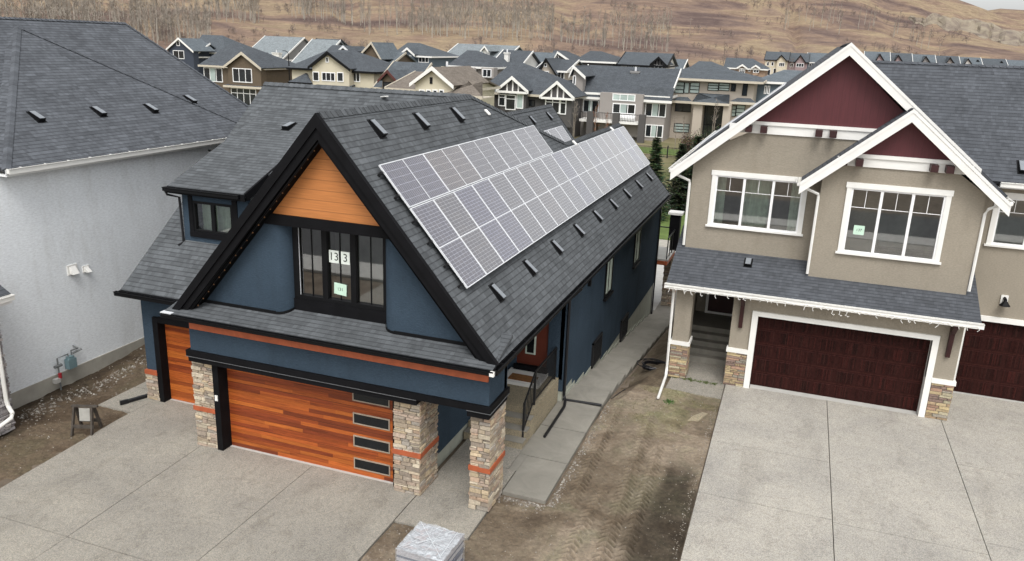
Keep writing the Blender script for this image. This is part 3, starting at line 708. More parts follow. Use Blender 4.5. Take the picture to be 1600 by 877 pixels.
for (x, y) in ((-9.3, 23.6), (-7.95, 29.2), (-7.95, 35.4)):
    z = zr(x)+.02 if x < -9 else 6.95; MB().obox((x, y, z-.03), (.16, -.05, -.12), (.05, .07, 0), (0, 0, .04)).build('roof_flashing', M['white'], roof)
pp = (-12.6, 23.0, zF(23.0)); MB().obox(pp, (.3, -.25, .05), (.08, .08, 0), (0, 0, .03)).build('roof_flashing', M['white'], roof)
def clipz(poly, zc):
    out = []
    for i in range(len(poly)):
        a, b_ = poly[i], poly[(i+1) % len(poly)]
        if a.z >= zc: out.append(a)
        if (a.z-zc)*(b_.z-zc) < 0: out.append(a+(b_-a)*((zc-a.z)/(b_.z-a.z)))
    return out
# fascias of the big gable: stepped rake boards, soffit returns
mb = MB()
for s, xe in ((1, -5.36), (-1, -14.0)):
    a, b_ = Vector((RX, 0, RZ+.02)), Vector((xe, 0, zr(xe)+.02))
    up = Vector((s*KS, 0, 1)).normalized()
    A = Vector((RX, 0, RZ+.03)); 
    for (yy, dd, off, hh) in ((14.84, .05, 0, .20), (14.89, .04, .0, .37), (14.93, .03, .0, .42)):
        mb.prism(clipz([A+Vector((0, yy, -off*1.5)), b_+Vector((0, yy, .01-off)), b_+Vector((0, yy, .01-hh*1.3)), A+Vector((0, yy, -hh*1.54))], 3.80), (0, dd, 0))
mb.build('rake_board', M['black_wood'], H)
mb = MB()
for s, xe in ((1, -5.5), (-1, -13.9)):
    A, B = Vector((RX, 0, RZ-.52)), Vector((xe, 0, zr(xe)-.52))
    mb.prism(clipz([A+Vector((0, 14.93, 0)), B+Vector((0, 14.93, 0)), B+Vector((0, 14.93, -.05)), A+Vector((0, 14.93, -.05))], 3.8), (0, .40, 0))
mb.build('soffit', M['soffit'], H)
# far gable end board + eave fascia right side
mb = MB(); mb.bar((-5.40, 37.93, zr(-5.4)+.02), (-8.07, 37.93, 6.93), .06, .2); mb.bar((W2.x, 37.62, W2.z+.02), (W2.x+2.6, 37.62, W2.z-k2*2.6), .06, .2)
mb.box(-5.46, -5.42, 15.0, 37.9, zr(-5.42)-.24, zr(-5.42)-.03)
mb.box(-5.9, -5.44, 16.2, 37.9, zr(-5.42)-.22, zr(-5.42)-.2)
# dormer fascia
mb.box(-16.38, -13.76, YE-.03, YE, ZE-.19, ZE-.015); mb.box(-16.3, -13.8, YE-.0, 17.9, ZE-.2, ZE-.16)
mb.bar((-13.77, YE, ZE+.02), (-13.77, 22.2, zD(22.2)+.02), .06, .22); mb.bar((-16.375, YE, ZE-.05), (-16.375, 22.0, zD(22.0)-.07), .03, .14)
# lower left roof edge
mb.box(-17.12, -13.9, 16.30, 16.345, 3.27, 3.43); mb.box(-17.1, -13.75, 16.345, 16.88, 3.24, 3.28)
mb.bar((-17.125, 16.32, 3.38), (-17.125, 23.2, zF(23.2)-.06), .03, .14)
mb.build('fascia', M['black_wood'], H)
gutter(H, (-5.42, 14.66, zr(-5.42)-.03), (-5.42, 37.9, zr(-5.42)-.03), (1, 0, 0), M['black'])
gutter(H, (-14.1, YG-.0, ZG-.02), (-5.40, YG, ZG-.02), (0, -1, 0), M['black'], .095)
gutter(H, (-16.42, YE-.03, ZE-.02), (-13.9, YE-.03, ZE-.02), (0, -1, 0), M['black'], .11)
gutter(H, (-17.2, 16.30, 3.42), (-14.0, 16.30, 3.42), (0, -1, 0), M['black'])
MB().box(-5.48, -5.38, YG-.10, YG-.0, ZG-.12, ZG-.02).build('gutter_corner', M['white'], H)
MB().box(-14.12, -13.8, YG-.06, YG+.2, ZG+.0, ZG+.02).build('flashing', M['alu'], H)
# walls ---------------------------------------------------
mb = MB(); YW = 15.3; s0 = RZ-.45
def zs(x): return s0-KS*abs(x-RX)
zt = 6.17
xl = RX-(s0-3.7)/KS; xlt = RX-(s0-zt)/KS; xr_ = RX+(s0-3.7)/KS; xrt = RX+(s0-zt)/KS
mb.prism([(xl, YW, 3.7), (-11.25, YW, 3.7), (-11.25, YW, zt), (xlt, YW, zt)], (0, .15, 0)); mb.build('wall', M['blue'], H); mb = MB()
mb.prism([(xr_, YW, 3.7), (-8.08, YW, 3.7), (-8.08, YW, zt), (xrt, YW, zt)], (0, .15, 0))
wf = mb.build('wall', M['blue'], H)
mb = MB()
def curve_ret(cx, s):      # rounded return from face to window recess
    r = .34; pts = [(cx+s*r*math.sin(t*math.pi/2/10), YW+r*(1-math.cos(t*math.pi/2/10))) for t in range(11)]+[(cx+s*r, 15.75)]
    for (a, b_) in zip(pts, pts[1:]):
        q = [(a[0], a[1], 3.7), (b_[0], b_[1], 3.7), (b_[0], b_[1], zt), (a[0], a[1], zt)]; mb.face(q if s > 0 else q[::-1], uv=[(0, 0)]*4)
for q in ((-11.25, 1), (-8.08, -1)): mb = MB(); curve_ret(*q); mb.build('curved_wall', M['blue'], H, smooth=True)
# black base trim following the wall
mb = MB()
for cx, s, xa_, xb_ in ((-11.25, 1, -13.6, -11.25), (-8.08, -1, -8.08, -5.9)):
    mb = MB(); mb.box(xa_, xb_, YW-.025, YW, zG(YW)-.05, zG(YW)+.07)
    pts = [(cx+s*.36*math.sin(t*math.pi/20), YW-.025+.36*(1-math.cos(t*math.pi/20))) for t in range(11)]+[(cx+s*.36, 15.7)]
    for a, b_ in zip(pts, pts[1:]): mb.face([(a[0], a[1], zG(a[1])-.05), (b_[0], b_[1], zG(b_[1])-.05), (b_[0], b_[1], zG(b_[1])+.07), (a[0], a[1], zG(a[1])+.07)])
    mb.build('base_flashing', M['black'], H)
# orange gable siding + beam
mb = MB(); zb = 6.40; xa = (s0-.02-zb)/KS
mb.prism([(RX-xa, YW+.02, zb), (RX+xa, YW+.02, zb), (RX, YW+.02, s0-.02)], (0, .1, 0))
mb.build('gable_siding', M['orange'], H)
x2 = (s0-6.15)/KS
MB().box(RX-x2, RX+x2-.0, YW-.05, YW+.16, 6.15, 6.40).build('beam', M['black_wood'], H)
MB().box(-11.2, -8.3, YW+.16, 15.8, 6.17, 6.2).build('recess_soffit', M['soffit'], H)
# big triple window with black frame, in the recess
X0, X1, Z0, Z1, YWn = -10.86, -8.42, 4.32, 6.17, 15.66
mb = MB(); pass
mb.box(X0-.08, X0+.1, YWn-.06, YWn+.08, Z0-.05, Z1); mb.box(X1-.1, X1, YWn-.06, YWn+.08, Z0-.05, Z1)
mb.box(X0+.1, X1-.1, YWn-.06, YWn+.08, Z1-.10, Z1); mb.box(X0+.1, X1-.1, YWn-.06, YWn+.08, Z0, Z0+.09)
for x in (-10.06, -9.30): mb.box(x-.07, x+.07, YWn-.055, YWn+.08, Z0+.09, Z1-.1)
wn = mb.build('window', M['black'], H, label='wide black framed triple window under the orange gable')
MB().box(X0-.05, X1+.02, YWn-.10, YWn+.05, 4.02, Z0-.001).build('sill', M['black_wood'], wn)
mb = MB()
for a, b_ in ((X0+.1, -10.13), (-9.99, -9.37), (-9.23, X1-.1)): mb.box((a+b_)/2-.01, (a+b_)/2+.01, YWn+.01, YWn+.025, Z0+.09, Z1-.1)
mb.build('muntin', M['black'], wn)
mb = MB()
for a, b_ in ((X0+.1, -10.13),):
    mb.box(a, a+.008, YWn-.04, YWn-.02, Z0+.09, Z1-.1)
mb.build('spacer', M['alu'], wn)
MB().face([(X0, YWn+.03, Z0), (X1, YWn+.03, Z0), (X1, YWn+.03, Z1), (X0, YWn+.03, Z1)]).build('pane', M['glass'], wn)
r = MB(); y0 = YWn+.2; e = .3
r.face([(X0-e, y0+2, 3), (X0-e, y0+2, 6.4), (X1+e, y0+2, 6.4), (X1+e, y0+2, 3)]); r.face([(X0-e, y0, 3.3), (X0-e, y0+2, 3.3), (X1+e, y0+2, 3.3), (X1+e, y0, 3.3)])
r.face([(X0-e, y0, 3), (X0-e, y0, 6.4), (X0-e, y0+2, 6.4), (X0-e, y0+2, 3)]); r.face([(X1+e, y0, 3), (X1+e, y0+2, 3), (X1+e, y0+2, 6.4), (X1+e, y0, 6.4)]); r.face([(X0-e, y0, 6.3), (X1+e, y0, 6.3), (X1+e, y0+2, 6.3), (X0-e, y0+2, 6.3)])
r.build('room_interior', M['room'], wn)
# paper sheets with the lot number taped inside the middle pane
for (a, b_, s) in ((-9.97, -9.71, '13'), (-9.65, -9.42, '3')):
    q = MB().box(a, b_, YWn+.005, YWn+.009, 5.30, 5.60).build('number_sheet', M['paper']); q.name = 'number_sheet'
    tag(q, 'white sheet with the black number 13 taped to the middle pane of the big window' if s == '13' else 'white sheet with a single black 3 taped beside the number 13 in the big window', 'paper sheet')
    t = text_mesh(s, 'number', .27, M['ink'], q, ((a+b_)/2, YWn+.003, 5.445))
q = MB().obox((-9.86, YWn+.004, 4.55), (.33, 0, -.03), (0, .004, 0), (.01, 0, .28)).build('notice_sheet', M['paper_green'])
tag(q, 'pale green notice taped low in the middle pane of the big window', 'paper sheet')
text_mesh('131', 'number', .11, M['ink'], q, (-9.69, YWn+.002, 4.67))
# band over the garage, rust strip, black beams
mb = MB(); mb.box(-13.62, -5.62, 15.0, 15.35, 2.74, 3.62); mb.box(-5.95, -5.62, 15.35, 16.12, 2.74, 3.6); mb.box(-7.5, -5.62, 15.96, 16.15, 2.74, 3.6)
# third garage bay wall, side and back walls, dormer
wall_holes(mb, 'y', 16.87, -16.95, -13.5, .92, 3.3, [(-16.5, -13.5, 0, 2.56)], .15)
mb.box(-16.95, -16.8, 17.02, 37.6, -2.6, 3.8)
mb.box(-7.72, -7.57, 15.6, 21.7, .32, 3.7)
wall_holes(mb, 'y', 21.6, -7.57, -5.78, .7, 3.7, [(-7.25, -6.27, .8, 3.0)], .12)
mb.box(-5.9, -5.75, 21.6, 22.75, .32, 3.75); mb.box(-5.9, -5.75, 22.75, 26.0, -.25, 3.75); mb.box(-5.9, -5.75, 26.0, 37.7, -.6, 3.75)
mb.box(-16.95, -5.76, 37.5, 37.7, -2.6, 3.9)
mb.prism([(-8.07, 37.68, 6.6), (-5.8, 37.68, 3.9), (-10.3, 37.68, 3.9)], (0, -.1, 0))
wall_holes(mb, 'y', 17.9, -16.12, -13.9, 4.2, 6.05, [(-15.76, -14.42, 4.93, 5.82)], .12)
mb.box(-16.12, -16.0, 18.02, 22, 4.3, 6.1)
mb.build('wall', M['blue'], H)
mb = MB(); mb.box(-5.93, -5.76, 21.62, 22.75, -.6, .32); mb.box(-5.93, -5.76, 22.75, 26, -1.4, -.25); mb.box(-5.93, -5.76, 26, 37.7, -2.7, -.6); mb.box(-7.75, -7.60, 15.6, 21.7, -.1, .32)
for i in range(12):
    y0 = 21.9+i*1.17; mb.box(-5.76, -5.735, y0, y0+1.15, -.35-.165*i, .12-.165*i)
mb.build('foundation', M['parge'], H)
MB().box(-13.55, -5.64, 14.935, 15.0, 3.33, 3.49).build('rust_strip', M['rust'], H)
MB().box(-13.9, -5.5, 14.70, 15.3, 3.60, 3.63).build('eave_soffit', M['soffit'], H)
MB().box(-13.98, -5.44, 14.655, 14.70, 3.61, 3.70).build('eave_fascia', M['black_wood'], H)
mb = MB(); mb.box(-13.72, -5.56, 14.93, 15.30, 2.59, 2.745); mb.box(-5.93, -5.56, 15.30, 16.18, 2.59, 2.745)
mb.box(-13.68, -7.36, 14.96, 15.36, 2.44, 2.575); mb.box(-6.12, -5.60, 14.96, 16.15, 2.43, 2.575)
mb.build('beam', M['black_wood'], H)
mb = MB(); mb.box(-13.73, -7.35, 14.92, 15.0, 2.577, 2.583); mb.box(-6.13, -5.55, 14.92, 15.0, 2.577, 2.583); mb.box(-5.60, -5.55, 15.0, 16.18, 2.577, 2.583)
mb.build('drip_edge', plain('dull drip metal', (.16, .165, .17, 1), .5, .1, 5), H)
MB().box(-7.57, -5.5, 16.15, 37.6, 3.52, 3.56).build('porch_ceiling', M['soffit'], H)
# piers
for i, (a, b_, c, d, z1, sd, zb) in enumerate(((-13.76, -13.12, 15.18, 15.8, 2.44, 'fl', 1.06), (-8.03, -7.38, 15.18, 16.12, 2.44, 'frb', 1.06), (-6.08, -5.64, 15.18, 16.08, 2.43, 'flrb', 1.06), (-16.94, -16.52, 16.82, 17.2, .80, 'fl', None))):
    st = stone_col(a, b_, c, d, 0, z1, H, 20+i, sides=sd, rows=(.06, .125), lens=(.12, .36), name='stone_pier')
    if zb:
        e = .05; MB().box(a-e, b_+e, c-e, d+e*.6, zb-.06, zb+.06).build('band', M['rust'], st)
    else:
        MB().box(a-.03, b_+.02, c-.04, d, .80, .92).build('band', M['rust'], st)
for q in ((-13.12, -12.95, 15.12, 15.55, .0, 2.44), (-8.14, -8.03, 15.3, 15.55, 0, 2.44), (-16.52, -16.34, 16.78, 17.2, 0, 2.6), (-16.34, -13.75, 16.79, 17.2, 2.45, 2.62)): MB().box(*q).build('door_jamb', M['black_wood'], H)
MB().box(-13.08, -13.0, 15.10, 15.12, 1.40, 1.55).build('keypad', M['white'], H)
# cedar garage doors: individually stained planks
CED = [(.24, .05, .014), (.36, .085, .018), (.40, .10, .02), (.33, .075, .017), (.28, .060, .015), (.22, .045, .014), (.42, .115, .022), (.30, .066, .016), (.19, .04, .013), (.37, .09, .019)]
def cedar_door(x0, x1, Y, z1, seed, label, lites=None):
    rnd = random.Random(seed); mb = MB(); n_ = 24; ph = z1/n_
    for i in range(n_):
        x = x0; z = i*ph; last = None; base = rnd.choice(CED)
        while x < x1-.01:
            L = rnd.uniform(.8, 3.2); L = min(L, x1-x); 
            if x1-x-L < .3: L = x1-x
            c = rnd.choice(CED) if rnd.random() < .6 else base
            while c == last: c = rnd.choice(CED)
            last = c; k = rnd.uniform(.85, 1.2); cc = tuple(v*k for v in c); y = Y-rnd.uniform(0, .002)
            mb.box(x+.001, x+L-.001, y, y+.03, z+.0015, z+ph-.0015, cc); x += L
    for zz in (z1*.25, z1*.5, z1*.75): mb.box(x0, x1, Y-.003, Y-.0025, zz-.004, zz+.004, (.03, .01, .005))
    d = mb.build('garage_door', M['cedar'], H, label=label)
    if lites:
        for k in range(4):
            zc = z1*(k+.5)/4; a, b_ = lites
            f = MB(); f.box(a, b_, Y-.022, Y+.0, zc-.15, zc-.12); f.box(a, b_, Y-.022, Y, zc+.12, zc+.15); f.box(a, a+.03, Y-.022, Y, zc-.12, zc+.12); f.box(b_-.03, b_, Y-.022, Y, zc-.12, zc+.12)
            q = f.build('window', M['rust'] if False else plain_alu, d); MB().box(a+.03, b_-.03, Y-.012, Y, zc-.12, zc+.12).build('pane', M['glass_dark'], q)
plain_alu = plain('bronze lite frame', (.33, .27, .21, 1), .5, .1, 5)
cedar_door(-12.95, -8.14, 15.47, 2.44, 5, 'wide cedar garage door with four narrow windows at its right end', (-9.30, -8.30))
cedar_door(-16.34, -13.75, 17.06, 2.46, 9, 'narrow cedar garage door partly hidden by the stone pier')
# dormer window
w_ = window(H, -15.76, -14.42, 4.93, 5.82, 17.9, 2, M['black'], muntin=None, room=True, curtain=[(-15.7, -14.45)], fwid=.07)
MB().box(-15.9, -14.3, 17.86, 17.9, 4.78, 4.93).build('sill', M['black_wood'], w_)
for q in ((-15.90, -15.76), (-14.42, -14.25)): MB().box(*q, 17.87, 17.9, 4.93, 5.95).build('casing', M['black_wood'], w_)
# black downspouts
mb = MB(); mb.tube([(-16.38, 17.56, 6.1), (-16.36, 17.60, 5.98), (-16.16, 17.84, 5.88), (-16.15, 17.86, 4.6), (-16.2, 17.7, 4.52)], .035, 6); mb.build('downspout', M['black_pipe'], H)
mb = MB(); mb.tube([(-5.36, 21.7, 3.62), (-5.6, 21.7, 3.35), (-5.70, 21.68, 3.2), (-5.70, 21.68, .18), (-5.62, 21.55, .08)], .045, 6); mb.build('downspout', M['black_pipe'], H)
mb = MB(); mb.tube([(-5.62, 21.55, .09), (-5.55, 21.2, .05), (-5.52, 19.15, .05)], .045, 6); mb.tube([(-5.74, 21.72, .03), (-4.55, 21.80, .03)], .035, 6)
tag(mb.build('drain_pipe', M['black_pipe']), 'black downspout extension lying on the concrete walk beside the entry steps', 'drain pipe')
mb = MB(); mb.obox((-17.27, 16.26, .0), (.42, 1.0, 0), (-.09, .04, 0), (0, 0, .08)); mb.obox((-17.32, 16.13, .0), (.10, .2, 0), (-.06, .03, 0), (0, 0, .12))
tag(mb.build('downspout_extension', M['black_pipe']), 'black square downspout extension lying on the pad left of the narrow garage door', 'drain pipe')
mb = MB(); mb.box(-16.99, -16.95, 17.0, 17.1, .1, 3.3); mb.box(-5.72, -5.66, 37.5, 37.6, -2.3, 3.5); mb.build('downspout', M['black_pipe'], H)
# side windows and basement grilles on the long blue wall
for (y0, y1, z0, z1) in ((26.5, 27.6, 1.85, 3.25), (31.6, 32.8, 1.75, 3.2)):
    f = MB(); f.box(-5.75, -5.70, y0, y0+.1, z0, z1); f.box(-5.75, -5.70, y1-.1, y1, z0, z1); f.box(-5.75, -5.70, y0+.1, y1-.1, z0, z0+.1); f.box(-5.75, -5.70, y0+.1, y1-.1, z1-.1, z1); f.box(-5.75, -5.715, y0+.5, y0+.56, z0+.1, z1-.1); f.box(-5.75, -5.64, y0-.08, y1+.08, z0-.07, z0)
    q = f.build('window', M['black'], H); MB().box(-5.752, -5.73, y0+.1, y1-.1, z0+.1, z1-.1).build('pane', M['curtain'], q)
for (y0, y1, z0, z1) in ((25.2, 26.5, -.30, .62), (30.0, 31.3, -1.0, -.1)):
    f = MB(); f.box(-5.75, -5.68, y0, y1, z0, z0+.05); f.box(-5.75, -5.68, y0, y1, z1-.05, z1); f.box(-5.75, -5.68, y0, y0+.05, z0, z1); f.box(-5.75, -5.68, y1-.05, y1, z0, z1)
    for k in range(9): yy = y0+.05+(y1-y0-.1)*(k+.5)/9; f.box(-5.72, -5.70, yy-.012, yy+.012, z0+.05, z1-.05)
    q = f.build('basement_window', M['iron'], H); MB().box(-5.752, -5.735, y0+.05, y1-.05, z0+.05, z1-.05).build('pane', M['glass_dark'], q)
MB().box(-5.75, -5.66, 24.0, 24.15, 3.0, 3.2).build('wall_light', M['black'], H)
# entry steps, landing, door
mb = MB()
for i in range(4): mb.box(-7.56, -5.88, 18.28+i*.32, 21.6, .0+i*.19-(.0 if i else .05), .19*(i+1)-.004, (1, 1, 1))
st = mb.build('entry_steps', M['agg_warm'], H)
nos = MB()
for i in range(3): nos.box(-7.55, -5.86, 18.26+i*.32, 18.29+i*.32+.29, .19*(i+1)-.004, .19*(i+1)+.004)
nos.build('tread', M['walk'], st)
mb = MB(); mb.box(-7.4, -6.2, 20.55, 21.6, .756, .84); mb.build('threshold', M['white'], H)
o = MB().box(-7.2, -6.38, 20.72, 21.15, .84, .862).build('door_mat', M['mat_brown']); tag(o, 'brown coir mat on the white landing slab before the blue house door', 'door mat')
mb = MB(); mb.box(-7.3, -6.24, 21.5, 21.62, .84, 1.0); dd = MB(); dd.box(-7.25, -6.27, 21.66, 21.7, 1.0, 3.0)
dr = dd.build('front_door', M['door_red'], H); mb.build('door_sill', M['black_wood'], dr)
f = MB(); f.box(-6.98, -6.66, 21.63, 21.66, 1.35, 2.75); f.build('glazing_frame', M['curtain'], dr); MB().box(-6.93, -6.71, 21.62, 21.63, 1.4, 2.7).build('pane', M['glass_dark'], dr)
# iron railing
mb = MB(); XR = -5.97
def post(y, z0, z1, s=.022): mb.box(XR-s, XR+s, y-s, y+s, z0, z1)
post(18.62, .19, 1.2, .028); post(19.5, .76, 1.75, .028); post(21.45, .76, 1.75, .028)
mb.bar((XR, 18.62, 1.2), (XR, 19.5, 1.78), .045, .035); mb.bar((XR, 19.5, 1.78), (XR, 21.5, 1.78), .045, .035)
mb.bar((XR, 18.62, .42), (XR, 19.5, .95), .03, .025); mb.bar((XR, 19.5, .9), (XR, 21.5, .9), .03, .025)
for k in range(1, 7): y = 18.62+.88*k/7; post(y, .35+(y-18.62)*.62, 1.18+(y-18.62)*.66, .009)
for k in range(1, 17): y = 19.5+1.95*k/17; post(y, .88, 1.76, .009)
mb.build('railing', M['iron'], H)
# rear deck with glass rail, stone pier and white capped post
mb = MB(); mb.box(-9, -5.2, 37.7, 40.2, .35, .55); dk = mb.build('deck', M['rust'], H)
MB().box(-9, -5.18, 37.72, 40.25, .56, .64).build('deck_board', M['curb'], dk)
mb = MB(); mb.bar((-5.25, 37.75, 1.72), (-5.25, 40.0, 1.72), .06, .05)
for y in (37.8, 38.5, 39.2, 39.9): mb.box(-5.28, -5.23, y-.025, y+.025, .64, 1.68)
mb.bar((-8.9, 40.15, 1.72), (-5.5, 40.15, 1.72), .06, .05)
rl = mb.build('deck_rail', M['iron'], H); MB().box(-5.262, -5.250, 37.85, 39.85, .72, 1.66).build('pane', M['deck_glass'], rl)
mb = MB(); mb.box(-5.55, -5.05, 39.8, 40.3, .6, 2.45); dp = mb.build('deck_post', M['black_wood'], H); MB().box(-5.65, -4.95, 39.7, 40.4, 2.45, 2.56).build('post_cap', M['white'], dp)
stone_col(-5.6, -5.02, 39.75, 40.35, -2.4, .35, H, 61, sides='fr', name='stone_pier')

# ---- fairy lights under the left rake
mb = MB(); pts = []
for i in range(44):
    t = i/43; x = RX-.15-t*3.7; pts.append((x, 14.99, zr(x)-.60))
mb.tube(pts, .006, 4)
fl = mb.build('string_lights', M['black_pipe']); tag(fl, 'string of small warm bulbs along the underside of the left gable edge', 'string lights')
bulb = MB()
for i, p in enumerate(pts):
    if i % 2 == 0: x, y, z = p; bulb.box(x-.009, x+.009, y-.009, y+.009, z-.035, z-.01)
bulb.build('bulb', plain('amber bulb glass', (.22, .11, .05, 1), .4, .1, 9), fl)

# ---- solar panels (each one a thing)
def make_panel():
    L, W_, T = 2.15, 1.145, .04
    root = empty('solar_panel', (0, 0, 0)); root['category'] = 'solar panel'; root['group'] = 'solar panels on the blue house roof'
    mb = MB(); f = .022
    mb.box(0, L, 0, f, 0, T); mb.box(0, L, W_-f, W_, 0, T); mb.box(0, f, f, W_-f, 0, T); mb.box(L-f, L, f, W_-f, 0, T)
    mb.box(L/2-.011, L/2+.011, f, W_-f, T-.006, T-.003)
    fr = mb.build('frame', M['alu'])
    c = MB(); c.box(f, L-f, f, W_-f, .004, T-.006); ce = c.build('cells', None or pv)
    for o in (fr, ce): o.parent = root; o.location = (0, 0, 0)
    return root
m, n, b = newmat('photovoltaic cells'); v = objc(n)
br = N(n, 'ShaderNodeTexBrick'); n.links.new(mapping(n, v, loc=(0.0, 0, 0)), br.inputs['Vector']); br.offset = 0
br.inputs['Scale'].default_value = 1; br.inputs['Brick Width'].default_value = 2.10/24; br.inputs['Row Height'].default_value = 1.125/6; br.inputs['Mortar Size'].default_value = .0032; br.inputs['Mortar Smooth'].default_value = .2
br.inputs['Color1'].default_value = (.085, .080, .092, 1); br.inputs['Color2'].default_value = (.105, .096, .100, 1); br.inputs['Mortar'].default_value = (.50, .51, .53, 1)
oi = n.nodes.new('ShaderNodeObjectInfo')
tint = ramp(n, oi.outputs['Random'], [(0, (.92, .93, 1.12, 1)), (.3, (1, 1, 1, 1)), (.7, (1, 1, 1, 1)), (1, (1.12, 1.04, .95, 1))])
n.links.new(mix(n, 1., br.outputs['Color'], tint, 'MULTIPLY'), b.inputs['Base Color'])
b.inputs['Roughness'].default_value = .2; b.inputs['Specular IOR Level'].default_value = .8; b.inputs['Coat Weight'].default_value = .8; b.inputs['Coat Roughness'].default_value = .08; b.inputs['Coat IOR'].default_value = 1.7
pv = m
proto = make_panel(); used = False
ordn = ['first', 'second', 'third', 'fourth', 'fifth', 'sixth', 'seventh', 'eighth', 'ninth', 'tenth', 'eleventh', 'twelfth', 'thirteenth', 'fourteenth', 'fifteenth', 'sixteenth', 'seventeenth', 'eighteenth', 'nineteenth']
def place_panel(p, ax, ay, label, group=None):
    global used
    if not used: r_ = proto; used = True
    else:
        r_ = proto.copy(); COL.objects.link(r_)
        for ch in proto.children: c = ch.copy(); COL.objects.link(c); c.parent = r_
    ax, ay = Vector(ax).normalized(), Vector(ay).normalized(); az = ax.cross(ay)
    mt = Matrix((ax, ay, az)).transposed().to_4x4(); mt.translation = p; r_.matrix_world = mt; r_['label'] = label
    if group: r_['group'] = group
    return r_
lift = nR*.13
def onroof(x): return zr(x)
for k in range(19):        # portrait row
    y = 15.52+1.162*k; x = -6.525
    place_panel(Vector((x, y+1.16, onroof(x)))+lift, upR, (0, -1, 0) , f'upright solar panel, {ordn[k]} from the front gable in the long lower row')
for k in range(5):         # landscape row
    y = 15.54+2.155*k; x = -7.935
    place_panel(Vector((x, y, onroof(x)))+lift, (0, 1, 0), upR, f'wide solar panel, {ordn[k]} from the front gable in the short upper row')
n2 = Vector((k2, 0, 1)).normalized(); up2 = Vector((-1, 0, k2)).normalized()
for k in range(3):
    x = W2.x+.75+1.36; y = 33.15+1.155*(k)+1.12
    place_panel(Vector((x, y, W2.z-k2*(x-W2.x)))+n2*.13, up2, (0, -1, 0), f'upright solar panel on the small rear roof, {["leftmost", "middle", "rightmost"][k]} of three', 'solar panels on the small rear roof')
# racking feet and rail ends
mb = MB()
for y in (15.46, 15.50):
    pass
for x in (-8.55, -8.15, -7.72, -7.35, -6.95, -6.6):
    p = Vector((x, 15.48, onroof(x))); mb.obox(p+nR*.0, upR*.05, (0, .06, 0), nR*.14); mb.obox(p+nR*.07+Vector((0, -.03, 0)), upR*.04, (0, 22.0 if x > -7.9 else 10.6, 0), nR*.04)
rk = mb.build('panel_racking', M['iron']); tag(rk, 'dark metal racking rails under the two rows of solar panels', 'panel racking')
# ================================================================== TAUPE HOUSE ON THE RIGHT
T = empty('house', (2, 25, 0), 'taupe stucco house with white edged twin gables, maroon boards and dark garage doors', 'house')
G1, G1Y = Vector((1.07, 26.0, 10.71)), 26.0; K1 = .845
G2, G2Y = Vector((2.92, 25.3, 8.98)), 25.3; K2 = .845
PE, PZ, PSl = 24.62, 3.28, .45
def zP(y): return PZ+PSl*(y-PE)
mb = MB()
plane(mb, [(G1.x, G1Y, G1.z), (-3.68, G1Y, G1.z-K1*4.75), (-3.68, 40, G1.z-K1*4.75), (G1.x, 40, G1.z)])
plane(mb, [(G1.x, G1Y, G1.z), (G1.x, 40, G1.z), (5.8, 40, G1.z-K1*4.73), (5.8, G1Y, G1.z-K1*4.73)])
plane(mb, [(G2.x, G2Y, G2.z), (G2.x, 29.5, G2.z), (.24, 29.5, G2.z-K2*2.68), (.24, G2Y, G2.z-K2*2.68)])
plane(mb, [(G2.x, G2Y, G2.z), (5.70, G2Y, G2.z-K2*2.78), (5.70, 29.5, G2.z-K2*2.78), (G2.x, 29.5, G2.z)])
plane(mb, [(1.9, 27.0, 6.98), (16, 27.0, 6.98), (16, 30.9, 10.22), (1.3, 30.9, 10.22)])
plane(mb, [(1.3, 30.9, 10.22), (16, 30.9, 10.22), (16, 36, 6.2), (1.3, 36, 6.2)])
plane(mb, [(-3.36, PE, zP(PE)), (5.52, PE, zP(PE)), (5.52, 27.5, zP(27.5)), (-3.36, 27.5, zP(27.5))], .1)
cap(mb, (G1.x, G1Y+.05, G1.z+.01), (G1.x, 33, G1.z+.01), (K1, 0, 1), (-K1, 0, 1)); cap(mb, (G2.x, G2Y+.05, G2.z+.01), (G2.x, 28, G2.z+.01), (K2, 0, 1), (-K2, 0, 1))
cap(mb, (1.8, 30.9, 10.23), (16, 30.9, 10.23), (0, -.8, 1), (0, .8, 1))
troof = mb.build('roof', M['shingle_tan'], T)
pv_ = onP(1169, 411, (0, PE, PZ), (0, -PSl, 1)); roof_vent(troof, pv_, (0, 1, PSl), (1, 0, 0), (0, -PSl, 1), .85)
pv2 = onP(1598, 262, (0, 27, 6.98), (0, -.83, 1)); roof_vent(troof, pv2, (0, 1, .83), (1, 0, 0), (0, -.83, 1), 1)
# white rake boards with soffits
mb = MB(); sf = MB()
for (G, K, Yf, xl_, xr2, dep) in ((G1, K1, G1Y, -3.74, 5.0, .42), (G2, K2, G2Y, .20, 5.76, .42)):
    for xe in (xl_, xr2):
        A = Vector((G.x, Yf-.06, G.z+.03)); B = Vector((xe, Yf-.06, G.z+.03-K*abs(xe-G.x)))
        mb.prism([A, B, B+Vector((0, 0, -.36)), A+Vector((0, 0, -.36))], (0, .06, 0))
        mb.prism([A+Vector((0, -.015, 0)), B+Vector((0, -.015, 0)), B+Vector((0, -.015, -.10)), A+Vector((0, -.015, -.10))], (0, .015, 0))
        sA, sB = A+Vector((0, .06, -.30)), B+Vector((0, .06, -.30)); sf.prism([sA, sB, sB+Vector((0, 0, -.04)), sA+Vector((0, 0, -.04))], (0, dep, 0))
mb.build('rake_board', M['white'], T); sf.build('soffit', M['vinyl'], T)
